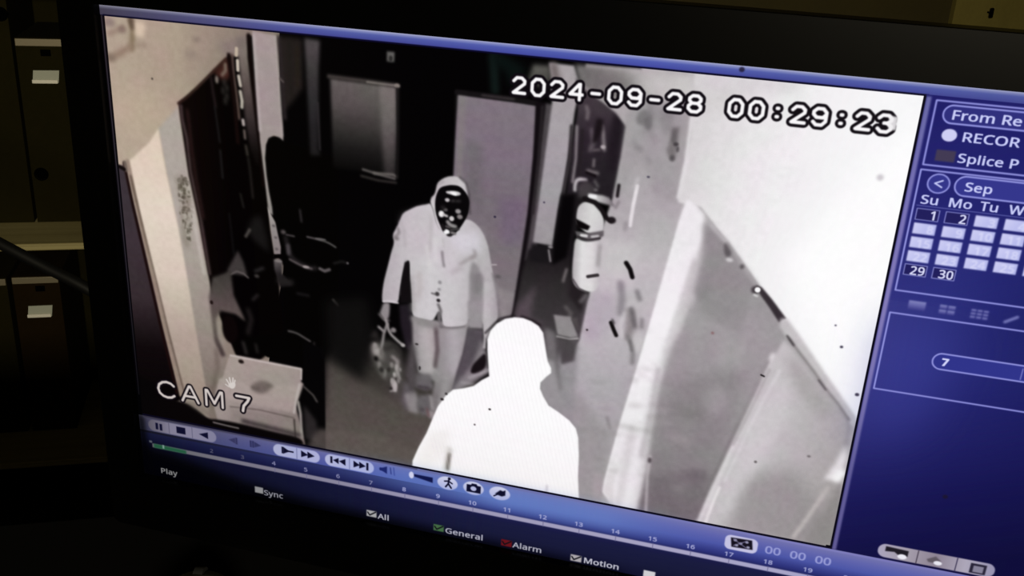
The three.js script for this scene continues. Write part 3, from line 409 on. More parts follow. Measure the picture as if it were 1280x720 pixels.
  // sensor noise over the video picture
  {
    const id = g.getImageData(10, 24, 1600, 932), d = id.data; let s = 99;
    const r = () => { s = (s * 1664525 + 1013904223) >>> 0; return s / 4294967296 - 0.5; };
    const cw = 200, blotch = Float32Array.from({ length: cw * 118 }, r), tint = Float32Array.from({ length: 51 * 31 }, r);
    for (let y = 0; y < 932; y++) for (let x = 0; x < 1600; x++) {
      const k = (y * 1600 + x) * 4, L = d[k], a = Math.min(1, L / 90) * (L > 240 ? 0.35 : 1);
      const bx = x / 8, by = y / 8, ix = bx | 0, iy = by | 0, fx = bx - ix, fy = by - iy, q = iy * cw + ix;
      const b = (blotch[q] * (1 - fx) + blotch[q + 1] * fx) * (1 - fy) + (blotch[q + cw] * (1 - fx) + blotch[q + cw + 1] * fx) * fy;
      const cx = x / 32, cy = y / 32, jx = cx | 0, jy = cy | 0, gx = cx - jx, gy = cy - jy, w = jy * 51 + jx;
      const t = (tint[w] * (1 - gx) + tint[w + 1] * gx) * (1 - gy) + (tint[w + 51] * (1 - gx) + tint[w + 52] * gx) * gy;
      const n = (b * 7 + r() * 5) * a, tt = t * 3.6 * a;
      d[k] += n + tt; d[k + 1] += n - tt; d[k + 2] += n + tt * 0.6;
    }
    g.putImageData(id, 10, 24);
  }

  // ------------------------------------------------------------ time and camera name over the picture
  const GLYPH = {
    0: [[3, 0, 7, 0, 10, 3.5, 10, 10.5, 7, 14, 3, 14, 0, 10.5, 0, 3.5, 3, 0]], 2: [[0.3, 3.2, 2.8, 0.3, 7, 0.3, 9.6, 2.8, 9.4, 5.2, 0.3, 13.5, 10, 13.5]],
    4: [[8, 14, 8, 0.6, 7, 0.8, 0, 9.6, 10, 9.6]], 9: [[9.6, 4.6, 7.4, 7.6, 2.6, 7.6, 0.2, 5.2, 0.2, 2.8, 2.8, 0.2, 7, 0.2, 9.7, 3.2, 9.7, 10.6, 7, 13.8, 2.8, 13.8, 0.4, 11.4]],
    8: [[2.6, 6.6, 0.6, 4.4, 0.6, 2.4, 3, 0.2, 7, 0.2, 9.4, 2.4, 9.4, 4.4, 7.2, 6.6, 2.6, 6.6, 0.2, 9, 0.2, 11.4, 2.8, 13.8, 7.2, 13.8, 9.8, 11.4, 9.8, 9, 7.2, 6.6]],
    3: [[0.4, 2.6, 2.8, 0.2, 7, 0.2, 9.4, 2.6, 9.4, 4.4, 7, 6.6, 4.4, 6.6], [7, 6.6, 9.8, 9, 9.8, 11.4, 7.2, 13.8, 2.8, 13.8, 0.3, 11.4]],
    '-': [[2, 7.2, 8.2, 7.2]], ':': [[4.6, 3.6, 5.4, 3.6], [4.6, 10.6, 5.4, 10.6]], 7: [[0, 0.4, 10, 0.4, 8.6, 4, 5.4, 9, 4.6, 14]],
    C: [[10, 2.8, 8.2, 0.8, 5.6, 0, 3, 0.8, 0.8, 3.2, 0, 7, 0.8, 10.8, 3, 13.2, 5.6, 14, 8.2, 13.4, 10, 11.6]], A: [[0, 14, 4.6, 0.2, 5.4, 0.2, 10, 14], [1.8, 9.4, 8.2, 9.4]], M: [[0, 14, 0, 0.4, 1, 0.4, 5, 11.6, 9, 0.4, 10, 0.4, 10, 14]],
  };
  const writeOut = (text, x, y, pitch, w, h, thick, out, ink) => {
    for (const pass of [0, 1]) [...text].forEach((ch, i) => (GLYPH[ch] ?? []).forEach((p) =>
      ln(p.map((v, k) => (k % 2 ? y + v / 14 * h : x + i * pitch + v / 10 * w)), pass ? thick : thick + out, pass ? ink : '14,9,16', pass ? 0.9 : 0.8)));
  };
  writeOut('2024-09-28 00:29:23', 875, 39, 36.65, 23, 30, 6.4, 11, '250,248,250');
  sh([1552, 40, 1566, 40, 1566, 64, 1556, 64, 1552, 58], 'rgba(240,238,240,0.9)', 1.6);
  writeOut('CAM', 50, 833, 63, 42, 41, 6.4, 8.5, '206,196,192'); writeOut('7', 255, 834, 50, 33, 38, 7, 9.5, '208,198,194');
  // hand-shaped pointer
  for (const p of [[232, 797, 241, 812], [240, 791, 243, 809], [249, 790, 247, 809], [254, 795, 249, 810]]) ln(p, 3.4, '212,204,200', 0.8);
  cu([233, 807, 256, 799, 253, 816, 241, 820], '210,202,198', 0.9); ln([229, 810, 237, 815], 3, '206,198,194', 0.8);

  // ------------------------------------------------------------ frame lines of the program window
  g.fillStyle = 'rgb(8,6,22)'; g.fillRect(-10, -4, 1616, 4); g.fillRect(-10, -4, 10, 940); g.fillRect(1600, -4, 5, 940);
  sh([-10, -2, 0, -2, 0, 936, -10, 936], gr([0, 0, 0, 930], '14,9,14', '10,8,12', '4,3,6', '2,2,3'), 0); ln([-7, 0, -6, 250, -4, 880], 1.8, gr([0, 0, 0, 880], '64,58,68', '66,60,70', '58,52,62', '24,22,28'), 0.6);

  // title bar
  g.fillStyle = gr([0, -24, 0, -3], '176,176,198', '118,126,178', '84,94,162', '74,82,152', '64,68,138'); g.fillRect(-10, -24, 2000, 21.5);
  g.fillStyle = gr([-10, 0, 1990, 0], '66,60,72/0.92', '80,74,104/0.6', '76,76,170/0.1', '70,80,200/0.25', '70,80,210/0.25', '70,76,190/0.1', '70,76,150/0.35', '70,74,140/0.45'); g.fillRect(-10, -24, 2000, 21.5);
  g.fillStyle = gr([0, -24, 0, -14], '206,206,220/0.62', '170,174,204/0'); g.fillRect(-10, -24, 2000, 10);
  g.fillStyle = 'rgb(10,8,34)'; g.fillRect(-4, -3.4, 1612, 3.4);

  // side panel
  g.fillStyle = gr([1605, 0, 1990, 0], '54,55,130', '46,49,124', '36,38,110', '30,32,98', '26,28,88'); g.fillRect(1604, -3, 386, 940);
  g.fillStyle = gr([1605, 0, 1800, 400], '24,22,96/0.85', '26,24,100/0.5', '40,44,128/0'); g.fillRect(1604, -3, 386, 380);
  g.fillStyle = gr([1640, 480, 1800, 930], '40,44,122/0', '28,27,94/0.55', '17,15,72/0.8', '12,10,54/0.92'); g.fillRect(1604, 380, 386, 556);
  sh([1606, 420, 1760, 430, 1720, 640, 1606, 700], 'rgba(62,66,158,0.35)', 40);
  sh([1604.5, 0, 1613, 0, 1613, 936, 1604.5, 936], gr([0, 0, 0, 936], '104,104,164', '120,114,180', '132,124,184', '122,116,176', '96,92,150', '98,92,148'), 1.6);
  g.fillStyle = 'rgb(8,6,22)'; g.fillRect(1600, 0, 4.4, 936);
  const L1 = '148,150,224', frame = (x0, y0, x1, y1, w = 3) => ln([x0, y0, x1, y0, x1, y1, x0, y1, x0, y0], w, L1, 0.7);
  const pill = (x0, y0, x1, y1, fill, w = 2.8) => { g.beginPath(); g.roundRect(x0, y0, x1 - x0, y1 - y0, (y1 - y0) / 2); g.fillStyle = rgb(fill); g.fill(); soft(0.6); g.strokeStyle = rgb(L1); g.lineWidth = w; g.stroke(); soft(0); };
  const tx = (s, x, y, px, color, sx = 1, b = 0.5, bold = false, align = 'left') => { g.save(); g.translate(x, y); g.scale(sx, 1); g.font = (bold ? 'bold ' : '') + px + 'px sans-serif'; g.textAlign = align; g.textBaseline = 'alphabetic'; soft(b); g.fillStyle = g.strokeStyle = rgb(color); g.lineWidth = px * 0.022; g.lineJoin = 'round'; g.fillText(s, 0, 0); g.strokeText(s, 0, 0); soft(0); g.restore(); };
  const W1 = '204,208,250';
  frame(1622, 5, 1976, 118); frame(1620.5, 127, 1976, 356); frame(1619.5, 401, 1976, 560);
  pill(1637, 11, 1960, 42, '46,46,124'); tx('From Re', 1650, 35, 22, W1, 1.38, 0.5);
  dot(1654, 62.5, 12.5, 11, '206,206,244', 0.8); tx('RECOR', 1674, 71, 22, W1, 1.4);
  sh([1639, 89, 1671, 89, 1671, 109, 1639, 109], '66,58,84', 1.2); tx('Splice P', 1675, 108, 22.5, W1, 1.28);
  g.beginPath(); g.ellipse(1654, 149, 18, 17, 0, 0, 7); g.fillStyle = 'rgb(52,54,138)'; g.fill(); ln(Array.from({ length: 66 }, (_, i) => (i % 2 ? 149 + 17 * Math.sin((i >> 1) / 32 * 6.2832) : 1654 + 18 * Math.cos((i >> 1) / 32 * 6.2832))), 2.6, L1, 0.7);
  ln([1660, 143, 1648, 149, 1660, 155], 3, '196,200,246', 0.6);
  pill(1681, 131, 1900, 166, '52,54,140'); tx('Sep', 1697, 157, 22.5, W1, 1.26);
  ['Su', 'Mo', 'Tu', 'We', 'Th', 'Fr', 'Sa'].forEach((d, i) => tx(d, [1630, 1676, 1729, 1776, 1826, 1876, 1922][i], 188, 22.5, W1, 1.26)); 
  ln([1626, 192, 1970, 192], 1.6, '92,94,166', 0.6);
  for (let r = 0; r < 5; r++) for (let c = 0; c < 7; c++) {
    const n = r * 7 + c + 1; if (n > 30) continue;
    const x = 1628 + c * 49, y = 197.5 + r * 26.4, w = 38, h = 20.5, plain = n < 3 || n > 28;
    if (plain) { sh([x, y, x + w, y, x + w, y + h, x, y + h], '34,31,92', 0.6); ln([x, y, x + w, y, x + w, y + h, x, y + h, x, y], 1.7, '132,134,200', 0.6); tx(String(n), x + w - 2, y + 18.5, 21, '222,224,252', 1.12, 0.5, false, 'right'); }
    else { sh([x, y, x + w, y, x + w, y + h, x, y + h], gr([x, y, x + w, y + h], '206,206,244', '190,192,238', '178,182,234'), 1.1); tx(String(n), x + w - 3, y + 18, 20, 'rgba(226,226,252,0.5)', 1.12, 1.2, false, 'right'); }
  }
  // picture-layout buttons
  const tile = (x, y, w, h) => sh([x, y, x + w, y, x + w, y + h, x, y + h], gr([0, y, 0, y + h], '132,134,190', '98,98,166', '56,56,130'), 1.4);
  tile(1648, 372, 30, 18); for (let i = 0; i < 2; i++) for (let j = 0; j < 2; j++) tile(1702 + i * 14.5, 372 + j * 9.5, 12.5, 8.5); for (let i = 0; i < 3; i++) for (let j = 0; j < 3; j++) tile(1756 + i * 10.5, 372 + j * 6.6, 8.6, 5.4); ln([1816, 388, 1834, 376], 6, '110,112,176', 1.6);
  pill(1711, 468, 1900, 500, '48,52,138'); tx('7', 1727, 492, 22, '214,216,252', 1.05, 0.5, true); ln([1866, 474, 1866, 496], 2, '120,122,196', 0.7);
  // lower right button strip
  g.beginPath(); g.roundRect(1692, 899, 222, 32, 15); g.fillStyle = gr([1692, 0, 1914, 0], '170,164,188', '164,156,170', '140,130,146', '172,166,184', '150,146,176'); soft(0.9); g.fill(); soft(0);
  ln([1768, 900, 1768, 931], 2, '70,60,78', 0.7); ln([1842, 900, 1842, 931], 2, '60,54,84', 0.7);
  sh([1706, 904, 1750, 906, 1750, 920, 1738, 924, 1724, 914, 1706, 916], '30,26,36', 1); dot(1740, 922, 9, 6, '236,234,244', 0.9); sh([1786, 916, 1802, 906, 1814, 916, 1806, 922, 1790, 922], '96,88,98', 1.2); dot(1808, 921, 8, 5, '232,230,240', 0.9);
  sh([1868, 905, 1898, 905, 1898, 928, 1868, 928], '40,36,56', 0.9); sh([1874, 910, 1893, 910, 1893, 925, 1874, 925], '132,128,150', 0.9);

  // ------------------------------------------------------------ control bar
  g.fillStyle = gr([0, 936, 0, 1101], '118,118,172', '96,100,172', '76,86,166', '48,54,126', '26,28,84', '20,20,62', '18,18,52', '14,14,44', '10,10,34'); g.fillRect(-10, 936, 2000, 165);
  sh([440, 940, 1370, 940, 1330, 1000, 500, 1000], gr([440, 0, 1370, 0], '88,112,182/0', '92,120,190/0.65', '102,132,198/0.75', '104,132,198/0.65', '88,106,178/0'), 14);
  g.fillStyle = gr([0, 1004, 0, 1101], '28,29,66/0', '25,27,62/1', '23,25,56/1', '16,17,44/1'); g.fillRect(-10, 1004, 2000, 97);
  g.fillStyle = gr([-10, 0, 560, 0], '52,50,58/0.8', '66,64,78/0.6', '62,64,92/0.35', '60,66,110/0'); g.fillRect(-10, 936, 570, 46);  // duller left end: viewing-angle dimming painted into the screen picture
  g.fillStyle = gr([-10, 0, 900, 0], '6,6,16/0.75', '10,11,30/0.6', '14,16,42/0.4', '20,22,56/0'); g.fillRect(-10, 976, 910, 125);  // viewing-angle dimming towards the left, painted over the lower rows
  sh([-60, 1036, 120, 1052, 420, 1082, 760, 1092, 1180, 1104, 1180, 1160, -60, 1160], 'rgba(1,1,4,0.97)', 14); sh([-60, 1020, 60, 1030, 240, 1075, 240, 1130, -60, 1130], 'rgba(1,1,4,0.9)', 14);  // painted fade to black at bottom left, for the steep viewing angle
  sh([-14, 930, 4, 940, 6, 1000, 20, 1101, -14, 1101], 'rgba(1,1,3,0.85)', 7);  // same painted viewing-angle fade along the left edge
  ln([4, 939, 1990, 939], 4, gr([0, 0, 1990, 0], '60,58,74', '92,90,128', '104,108,160', '112,116,176', '128,126,190', '112,110,176'), 1.2); g.fillStyle = 'rgb(10,8,26)'; g.fillRect(0, 931, 1604, 5); ln([4, 937.5, 700, 937.5], 2, 'rgba(20,18,26,0.6)', 1);
  // rounded button groups
  const group = (x0, x1, cols, marks) => {
    g.beginPath(); g.roundRect(x0, 943, x1 - x0, 31, 15.5); g.fillStyle = gr([x0, 0, x1, 0], ...cols); soft(1); g.fill(); soft(0); marks();
  };
  const tri = (x, y, w, h, dir, c, b = 0.8) => sh(dir > 0 ? [x - w, y - h, x + w, y, x - w, y + h] : [x + w, y - h, x - w, y, x + w, y + h], c, b);
  const INK = '14,14,42', bar = (x, y, w, h, c = INK) => sh([x - w, y - h, x + w, y - h, x + w, y + h, x - w, y + h], c, 0.8);
  group(14, 196, ['92,88,100', '128,124,146', '132,128,152', '126,124,152'], () => { bar(37, 959, 3.4, 9); bar(48, 960, 3.4, 9); bar(102, 958, 12, 9); tri(162, 958, 12, 9, -1, INK); ln([70, 944, 70, 973], 1.6, '80,78,98', 0.7); ln([132, 944, 132, 973], 1.6, '88,86,112', 0.7); });
  tri(237, 957, 9, 8, -1, '54,54,92', 1); bar(249, 957, 2.4, 9, '50,50,88'); bar(286, 957, 2.4, 9, '46,48,88'); bar(292, 957, 2.4, 9, '46,48,88'); tri(304, 957, 9, 8, 1, '50,52,92', 1);
  group(344, 462, ['172,174,206', '164,168,208', '172,174,214'], () => { bar(368, 957, 2.6, 9); tri(378, 957, 8, 9, 1, INK); bar(388, 957, 8, 2); tri(424, 957, 9, 9, 1, INK); tri(440, 957, 9, 9, 1, INK); ln([404, 944, 404, 974], 1.6, '104,106,150', 0.7); });
  group(475, 596, ['178,180,216', '170,176,218', '168,176,220'], () => { bar(491, 957, 2.6, 9); tri(502, 957, 7, 8, -1, INK); tri(518, 957, 8, 9, -1, INK); tri(554, 957, 8, 9, 1, INK); tri(568, 957, 8, 9, 1, INK); bar(580, 957, 2.6, 10); ln([536, 944, 536, 974], 1.6, '104,108,158', 0.7); });
  tri(618, 956, 10, 10, -1, '28,38,104', 1); bar(614, 956, 4, 4, '28,38,104'); ln([636, 948, 638, 964], 2.4, '40,52,122', 1); ln([644, 946, 646, 966], 2, '52,66,140', 1);
  sh([690, 952, 738, 952, 738, 966, 690, 958], '16,22,72', 1); dot(687, 956, 6, 9, '206,208,236', 1);
  for (const x of [773, 834, 895]) dot(x, 959, 24, 17, gr([0, 942, 0, 976], '206,208,232', '188,192,226', '168,176,220'), 1);
  ln([776, 949, 775, 960, 769, 969], 4, INK, 0.6); ln([775, 960, 782, 970], 4, INK, 0.6); ln([766, 955, 775, 953, 784, 958], 3.4, INK, 0.6); dot(777, 946.5, 3.6, 3.4, INK, 0.6);
  sh([818, 951, 828, 951, 830, 947, 841, 947, 843, 951, 851, 951, 851, 970, 818, 970], INK, 0.8); dot(834, 960, 7, 6, '180,184,220', 0.8);
  sh([884, 962, 896, 950, 902, 952, 908, 948, 908, 962, 900, 966], INK, 1); ln([882, 968, 892, 961], 3, INK, 0.6);
  // hour scale
  for (let h = 0; h < 24; h++) { const x = 20 + h * 81.5; if (h > 1) tx(String(h), x - 2, 1003, 15, h < 4 ? '96,94,112' : h < 8 ? '142,142,176' : '170,172,214', 1.2, 0.6, false, 'center'); }
  sh([20, 1010, 1976, 1010, 1976, 1021, 20, 1021], gr([20, 0, 1976, 0], '96,96,100', '124,120,138', '150,146,174', '160,156,186', '168,164,196', '166,164,200', '160,158,196'), 1);
  sh([24, 1010, 112, 1012, 112, 1021, 24, 1021], '34,86,60', 1.6); bar(50, 1014, 2.4, 5, '120,150,140'); bar(16, 1006, 4, 3, '80,84,92');
  for (let h = 4; h < 24; h++) ln([20 + h * 81.5, 1009, 20 + h * 81.5, 1022], 1.4, '104,100,140', 0.6);
  // captions under the scale
  tx('Play', 36, 1090, 19, '150,150,150', 1.32, 0.7);
  const check = (x, y, c, tick, w = 22) => { sh([x, y - 8, x + w, y - 8, x + w, y + 9, x, y + 9], c, 1); if (tick) ln([x + 3, y - 2, x + 8, y + 5, x + w - 2, y - 6], 3.2, '14,14,22', 0.7); };
  check(291, 1081, '138,138,140', false); tx('Sync', 314, 1092, 20, '158,158,168', 1.24, 0.7);
  check(578, 1082, '164,164,166', true, 25); tx('All', 606, 1092, 20, '188,188,200', 1.28, 0.6);
  check(743, 1083, '66,104,66', true, 25); tx('General', 771, 1093, 20, '184,184,198', 1.3, 0.6);
  check(905, 1086, '104,18,26', true, 25); tx('Alarm', 932, 1094, 20, '184,184,196', 1.27, 0.6);
  check(1066, 1088, '170,166,170', true, 25); tx('Motion', 1095, 1096, 20, '198,198,210', 1.27, 0.6);
  check(1230, 1090, '206,204,208', false, 26);
  // film button and clip time
  g.beginPath(); g.roundRect(1391, 949, 68, 36, 12); g.fillStyle = 'rgb(196,194,226)'; soft(0.9); g.fill(); soft(0);
  sh([1402, 955, 1446, 953, 1450, 976, 1406, 978], '20,16,30', 1); for (const [x, y] of [[1412, 960], [1424, 966], [1436, 960], [1416, 972], [1440, 972]]) dot(x, y, 3.6, 3, '150,148,176', 0.8); ln([1408, 958, 1436, 974], 2, '120,116,150', 0.7); ln([1436, 957, 1410, 974], 2, '120,116,150', 0.7);
  ['00', '00', '00'].forEach((s, i) => tx(s, 1474 + i * 51, 977, 25, '156,160,216', 1.22, 0.7));
  dot(1556, 150, 6, 6, 'rgba(196,190,198,0.8)', 2);
  // specks of dirt on the glass
  for (const [x, y, r] of [[1791, 767, 5], [1291, -15, 5], [1547, 485, 3], [1592, 579, 4], [852, 319, 2.6], [1529, 443, 2], [950, 276, 2]]) dot(x, y, r, r * 0.9, 'rgba(26,20,44,0.8)', 1);

  const t = new THREE.CanvasTexture(cv); t.colorSpace = THREE.SRGBColorSpace; t.generateMipmaps = true; t.minFilter = THREE.LinearMipmapLinearFilter; t.magFilter = THREE.LinearFilter; t.anisotropy = 8;
  return t;
})();


{
  const mon = thing('monitor', 'black flat screen monitor on the desk showing night camera footage of two people', 'monitor');
  mon.position.copy(MON);
  // bezel: four bars round the 2000 x 1125 unit panel
  const L = -97, Rr = 2077, T = -119, B = 1250, sl = -10, sr = 1990, st = -24, sb = 1101;
  const shape = new THREE.Shape();
  const rr = (s, x0, y0, x1, y1, r) => { s.moveTo(x0 + r, y0); s.lineTo(x1 - r, y0); s.quadraticCurveTo(x1, y0, x1, y0 + r); s.lineTo(x1, y1 - r); s.quadraticCurveTo(x1, y1, x1 - r, y1); s.lineTo(x0 + r, y1); s.quadraticCurveTo(x0, y1, x0, y1 - r); s.lineTo(x0, y0 + r); s.quadraticCurveTo(x0, y0, x0 + r, y0); };
  rr(shape, ux(L), vy(B), ux(Rr), vy(T), 0.006);
  const hole = new THREE.Path(); hole.moveTo(ux(sl), vy(sb)); hole.lineTo(ux(sl), vy(st)); hole.lineTo(ux(sr), vy(st)); hole.lineTo(ux(sr), vy(sb)); hole.lineTo(ux(sl), vy(sb));
  shape.holes.push(hole);
  part('bezel', new THREE.ExtrudeGeometry(shape, { depth: 0.012, bevelEnabled: true, bevelThickness: 0.0012, bevelSize: 0.0004, bevelOffset: -0.0004, bevelSegments: 2 }), M.bezel, mon, [0, 0, -0.0118]);
  const shell = new THREE.Shape(); rr(shell, ux(L) + 0.001, vy(B) + 0.001, ux(Rr) - 0.001, vy(T) - 0.006, 0.006);
  part('back_shell', new THREE.ExtrudeGeometry(shell, { depth: 0.018, bevelEnabled: true, bevelThickness: 0.012, bevelSize: 0.012, bevelOffset: -0.012, bevelSegments: 4 }), M.casing, mon, [0, 0, -0.042]);
  part('stand_neck', box(0.075, 0.20, 0.03, 0.008), M.casing, mon, [0, 0.108, -0.058]);
  const foot = new THREE.Shape(); foot.absellipse(0, 0, 0.115, 0.085, 0, Math.PI * 2);
  const fg = new THREE.ExtrudeGeometry(foot, { depth: 0.008, bevelEnabled: true, bevelThickness: 0.003, bevelSize: 0.003, bevelSegments: 3, curveSegments: 48 }); fg.rotateX(-Math.PI / 2);
  part('stand_base', fg, M.casing, mon, [0, 0.0032, -0.06]);
  // the panel, its picture split where the playback program splits it
  const panel = part('screen', new THREE.BoxGeometry((sr - sl) * PX + 0.004, (sb - st) * PX + 0.004, 0.003), mat({ color: 0x020203, roughness: 0.4 }), mon, [ux((sl + sr) / 2), vy((st + sb) / 2), -0.0052]);
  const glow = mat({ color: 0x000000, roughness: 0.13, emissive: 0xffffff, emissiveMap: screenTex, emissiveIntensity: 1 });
  const area = (name, u0, v0, u1, v1, label) => {
    const g = new THREE.PlaneGeometry((u1 - u0) * PX, (v1 - v0) * PX), uv = g.attributes.uv;
    for (let i = 0; i < 4; i++) {
      const x = i % 2 ? u1 : u0, y = i < 2 ? v0 : v1;
      uv.setXY(i, (x + 10) / 2000, 1 - (y + 24) / 1125);
    }
    const m = part(name, g, glow, panel, [ux((u0 + u1) / 2) - panel.position.x, vy((v0 + v1) / 2) - panel.position.y, 0.0016]);
    m.castShadow = false; m.userData.label = label; return m;
  };
  area('title_bar', -10, -24, 1990, -1, 'blank blue bar along the top of the screen');
  area('video_window', -10, -1, 1603, 935, 'grey night camera picture of a masked person and a person in white');
  area('side_panel', 1603, -1, 1990, 935, 'dark blue panel with a September calendar');
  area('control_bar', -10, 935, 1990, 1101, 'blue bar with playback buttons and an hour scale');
  const glowLight = new THREE.RectAreaLight(0xc8c4d8, 0.06, (sr - sl) * PX, (sb - st) * PX);
  glowLight.name = 'screen_light';
  glowLight.position.set(ux((sl + sr) / 2), vy((st + sb) / 2) + MON.y, 0.004); glowLight.lookAt(glowLight.position.x, glowLight.position.y, 1); scene.add(glowLight);
}

// ---------------------------------------------------------------- open shelf on the back wall, with its files
const place = (o, s, y, n, turn = 0) => { o.position.copy(at(s, y, n)); o.rotation.y = YAW + turn; return o; };
{
  const shelf = place(thing('bookshelf', 'wooden open shelf unit with pale boards standing against the dim wall on the left', 'shelf'), 0.02, 0, -0.165);
  const W = 1.04, H = 1.85, D = 0.33;
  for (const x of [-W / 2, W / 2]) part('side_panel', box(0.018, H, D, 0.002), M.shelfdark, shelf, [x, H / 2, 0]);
  part('back_panel', box(W - 0.018, H - 0.04, 0.008, 0.001), M.back, shelf, [0, H / 2, -D / 2 + 0.004]);
  for (const y of [0.147, 0.57, 0.993, 1.416, 1.85]) part('shelf_board', box(W - 0.019, 0.0125, D - 0.009, 0.0025), M.shelf, shelf, [0, y - 0.00625, 0.0045]);
}
function boxFile(label, w, h, body, holeAt, labelAt, rim = true, slot = true) {
  const f = thing('box_file', label, 'file', 'box files standing on the open shelf');
  const D = 0.19;
  // case behind a spine board that has a real round hole through it
  part('case', box(w, h, D - 0.004, 0.002), body, f, [0, h / 2 + 0.0005, -D / 2 - 0.004]);
  const spine = new THREE.Shape(); spine.moveTo(-w / 2 + 0.0004, 0.001); spine.lineTo(w / 2 - 0.0004, 0.001); spine.lineTo(w / 2 - 0.0004, h); spine.lineTo(-w / 2 + 0.0004, h); spine.closePath();
  if (holeAt) { const c = new THREE.Path(); c.absarc(holeAt[0], holeAt[1], 0.0105, 0, Math.PI * 2, true); spine.holes.push(c); }
  part('spine', new THREE.ExtrudeGeometry(spine, { depth: 0.0055, bevelEnabled: true, bevelThickness: 0.0004, bevelSize: 0.0004, bevelSegments: 1, curveSegments: 40 }), body, f, [0, 0, -0.006]);
  if (rim) part('metal_edge', box(w - 0.002, 0.0125, 0.004, 0.0012), M.metal, f, [0, h - 0.0068, 0.001]).userData.label = 'pale metal top edge';
  if (slot) part('slot', box(0.016, 0.011, 0.002, 0.0009), M.hole, f, [w * 0.08, h - 0.024, 0.0004]);  // small near-black block below the top edge
  if (holeAt) {
    part('finger_hole_dark', new THREE.CylinderGeometry(0.0112, 0.0112, 0.001, 36).rotateX(Math.PI / 2), M.hole, f, [holeAt[0], holeAt[1], -0.0045]);  // black disc behind the opening puts the shade inside it into colour
    part('hole_rim', new THREE.TorusGeometry(0.0109, 0.0009, 10, 36), M.hole, f, [holeAt[0], holeAt[1], 0.0002]);
  }
  if (labelAt) {
    const plate = new THREE.Shape(); plate.moveTo(-0.021, -0.0105); plate.lineTo(0.019, -0.0095); plate.lineTo(0.0215, 0.0105); plate.lineTo(-0.0185, 0.0102); plate.closePath();
    const holder = part('label_holder', new THREE.ExtrudeGeometry(plate, { depth: 0.003, bevelEnabled: true, bevelThickness: 0.0006, bevelSize: 0.0006, bevelSegments: 2 }), M.label, f, [labelAt[0], labelAt[1], 0.0012]);
    holder.rotation.x = -0.12; holder.userData.label = 'small pale label holder';
    part('lip', box(0.041, 0.0066, 0.005, 0.0015), M.labelbright, holder, [-0.0014, -0.0078, 0.0042]);
  }
  return f;
}
{
  const n = -0.115;
  place(boxFile('olive box file with a pale top edge, on the upper board of the shelf', 0.08, 0.324, M.file, [-0.024, 0.089], [0.003, 0.26]), -0.028, 0.57, n);
  place(boxFile('tall olive box file at the left edge of the picture, on the upper board', 0.08, 0.40, M.file, [0.029, 0.362], null, false, false), -0.113, 0.57, n);
  place(boxFile('brown box file with a pale label, on the lower board of the shelf', 0.08, 0.320, M.filebrown, null, [0.002, 0.252]), -0.0845, 0.147, n);
  place(boxFile('olive box file at the left edge of the picture, on the lower board', 0.08, 0.318, M.file, null, null, true, false), -0.173, 0.147, n);
}

// ---------------------------------------------------------------- paler strip of wall at the top right
{
  const w = 0.62, t = 0.014, H = 2.5;
  structure('trim_1', new THREE.BoxGeometry(w, H, t), M.palewall, at(1.867 + w / 2, H / 2, -0.34 + t / 2), YAW);
  const nail = place(thing('nail', 'small dark nail in the paler wall at the top right corner', 'nail'), 1.955, 0.962, -0.326);
  part('shaft', new THREE.CylinderGeometry(0.0022, 0.0022, 0.014, 12).rotateX(Math.PI / 2), M.hole, nail, [0, 0, 0.006]);
  part('head', new THREE.CapsuleGeometry(0.0038, 0.016, 4, 12), M.hole, nail, [0, 0, 0.014]);
}

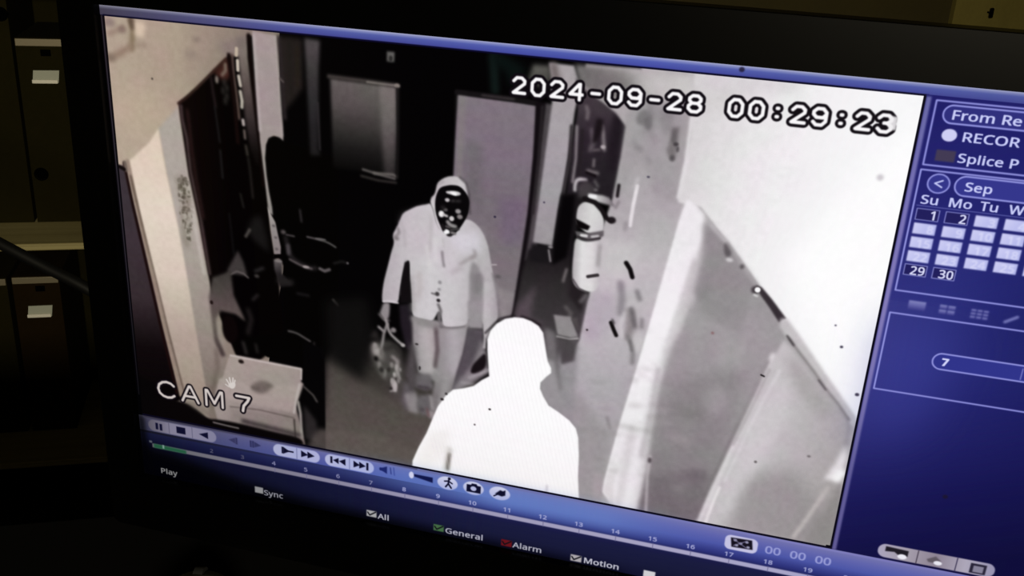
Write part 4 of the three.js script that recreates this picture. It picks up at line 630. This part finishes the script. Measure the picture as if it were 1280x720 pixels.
// ---------------------------------------------------------------- desk, cable, mouse
{
  const desk = place(thing('desk', 'dark wooden desk that carries the monitor, almost black in the night light', 'desk'), 0.45, 0, 1.476);
  const W = 1.6, D = 0.8;
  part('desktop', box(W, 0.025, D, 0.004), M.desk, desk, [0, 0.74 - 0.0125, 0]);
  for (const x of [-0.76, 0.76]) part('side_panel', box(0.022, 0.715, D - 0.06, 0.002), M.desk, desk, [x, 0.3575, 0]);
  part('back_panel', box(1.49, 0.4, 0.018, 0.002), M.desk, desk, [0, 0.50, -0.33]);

  const cable = thing('cable', 'thick black cable slanting down behind the monitor in front of the shelf', 'cable');
  const path = new THREE.CatmullRomCurve3([[-1.455, 1.16, -0.672], [-1.2, 1.055, -0.49], [-0.9, 0.926, -0.345], [-0.634, 0.8175, -0.3525], [-0.584, 0.797, -0.356], [-0.545, 0.782, -0.358], [-0.49, 0.752, -0.362], [-0.45, 0.69, -0.372], [-0.43, 0.55, -0.39], [-0.42, 0.3, -0.40], [-0.41, 0.08, -0.41], [-0.36, 0.012, -0.43], [-0.22, 0.0075, -0.5]].map((p) => new THREE.Vector3(...p)));
  part('sheath', new THREE.TubeGeometry(path, 200, 0.0058, 16), M.cable, cable);
  const end = path.getPoint(1), tan = path.getTangent(1);
  const plug = part('plug', new THREE.CapsuleGeometry(0.007, 0.03, 6, 16), M.cable, cable, end.clone().addScaledVector(tan, 0.01).toArray());
  plug.quaternion.setFromUnitVectors(new THREE.Vector3(0, 1, 0), tan);
  part('clip', box(0.016, 0.012, 0.022, 0.002), M.cable, cable, path.getPoint(0).toArray()).rotation.y = YAW;

  const mouse = thing('computer_mouse', 'grey computer mouse on the desk below the monitor, cut by the picture edge', 'mouse');
  mouse.position.set(-0.212, 0.7402, 0.006); mouse.rotation.y = 0.25;
  const half = (g) => { const p = g.attributes.position; for (let i = 0; i < p.count; i++) { const x = p.getX(i), y = p.getY(i), z = p.getZ(i); p.setXYZ(i, x * (1 - 0.12 * z), Math.max(0, y) * (1 + 0.14 * z), z); } g.computeVertexNormals(); return g; };
  part('body', half(new THREE.SphereGeometry(1, 48, 32)).scale(0.029, 0.032, 0.052), M.mouse, mouse);
  part('wheel', new THREE.CylinderGeometry(0.009, 0.009, 0.006, 24).rotateZ(Math.PI / 2), M.mousedark, mouse, [0, 0.0175, -0.03]);
  part('base', new THREE.CylinderGeometry(1, 1, 0.003, 40).scale(0.0285, 1, 0.051), M.mousedark, mouse, [0, 0.0015, 0]);
}


scene.traverse((o) => { if (o.isMesh) o.castShadow = o.receiveShadow = true; });
renderer.render(scene, camera);
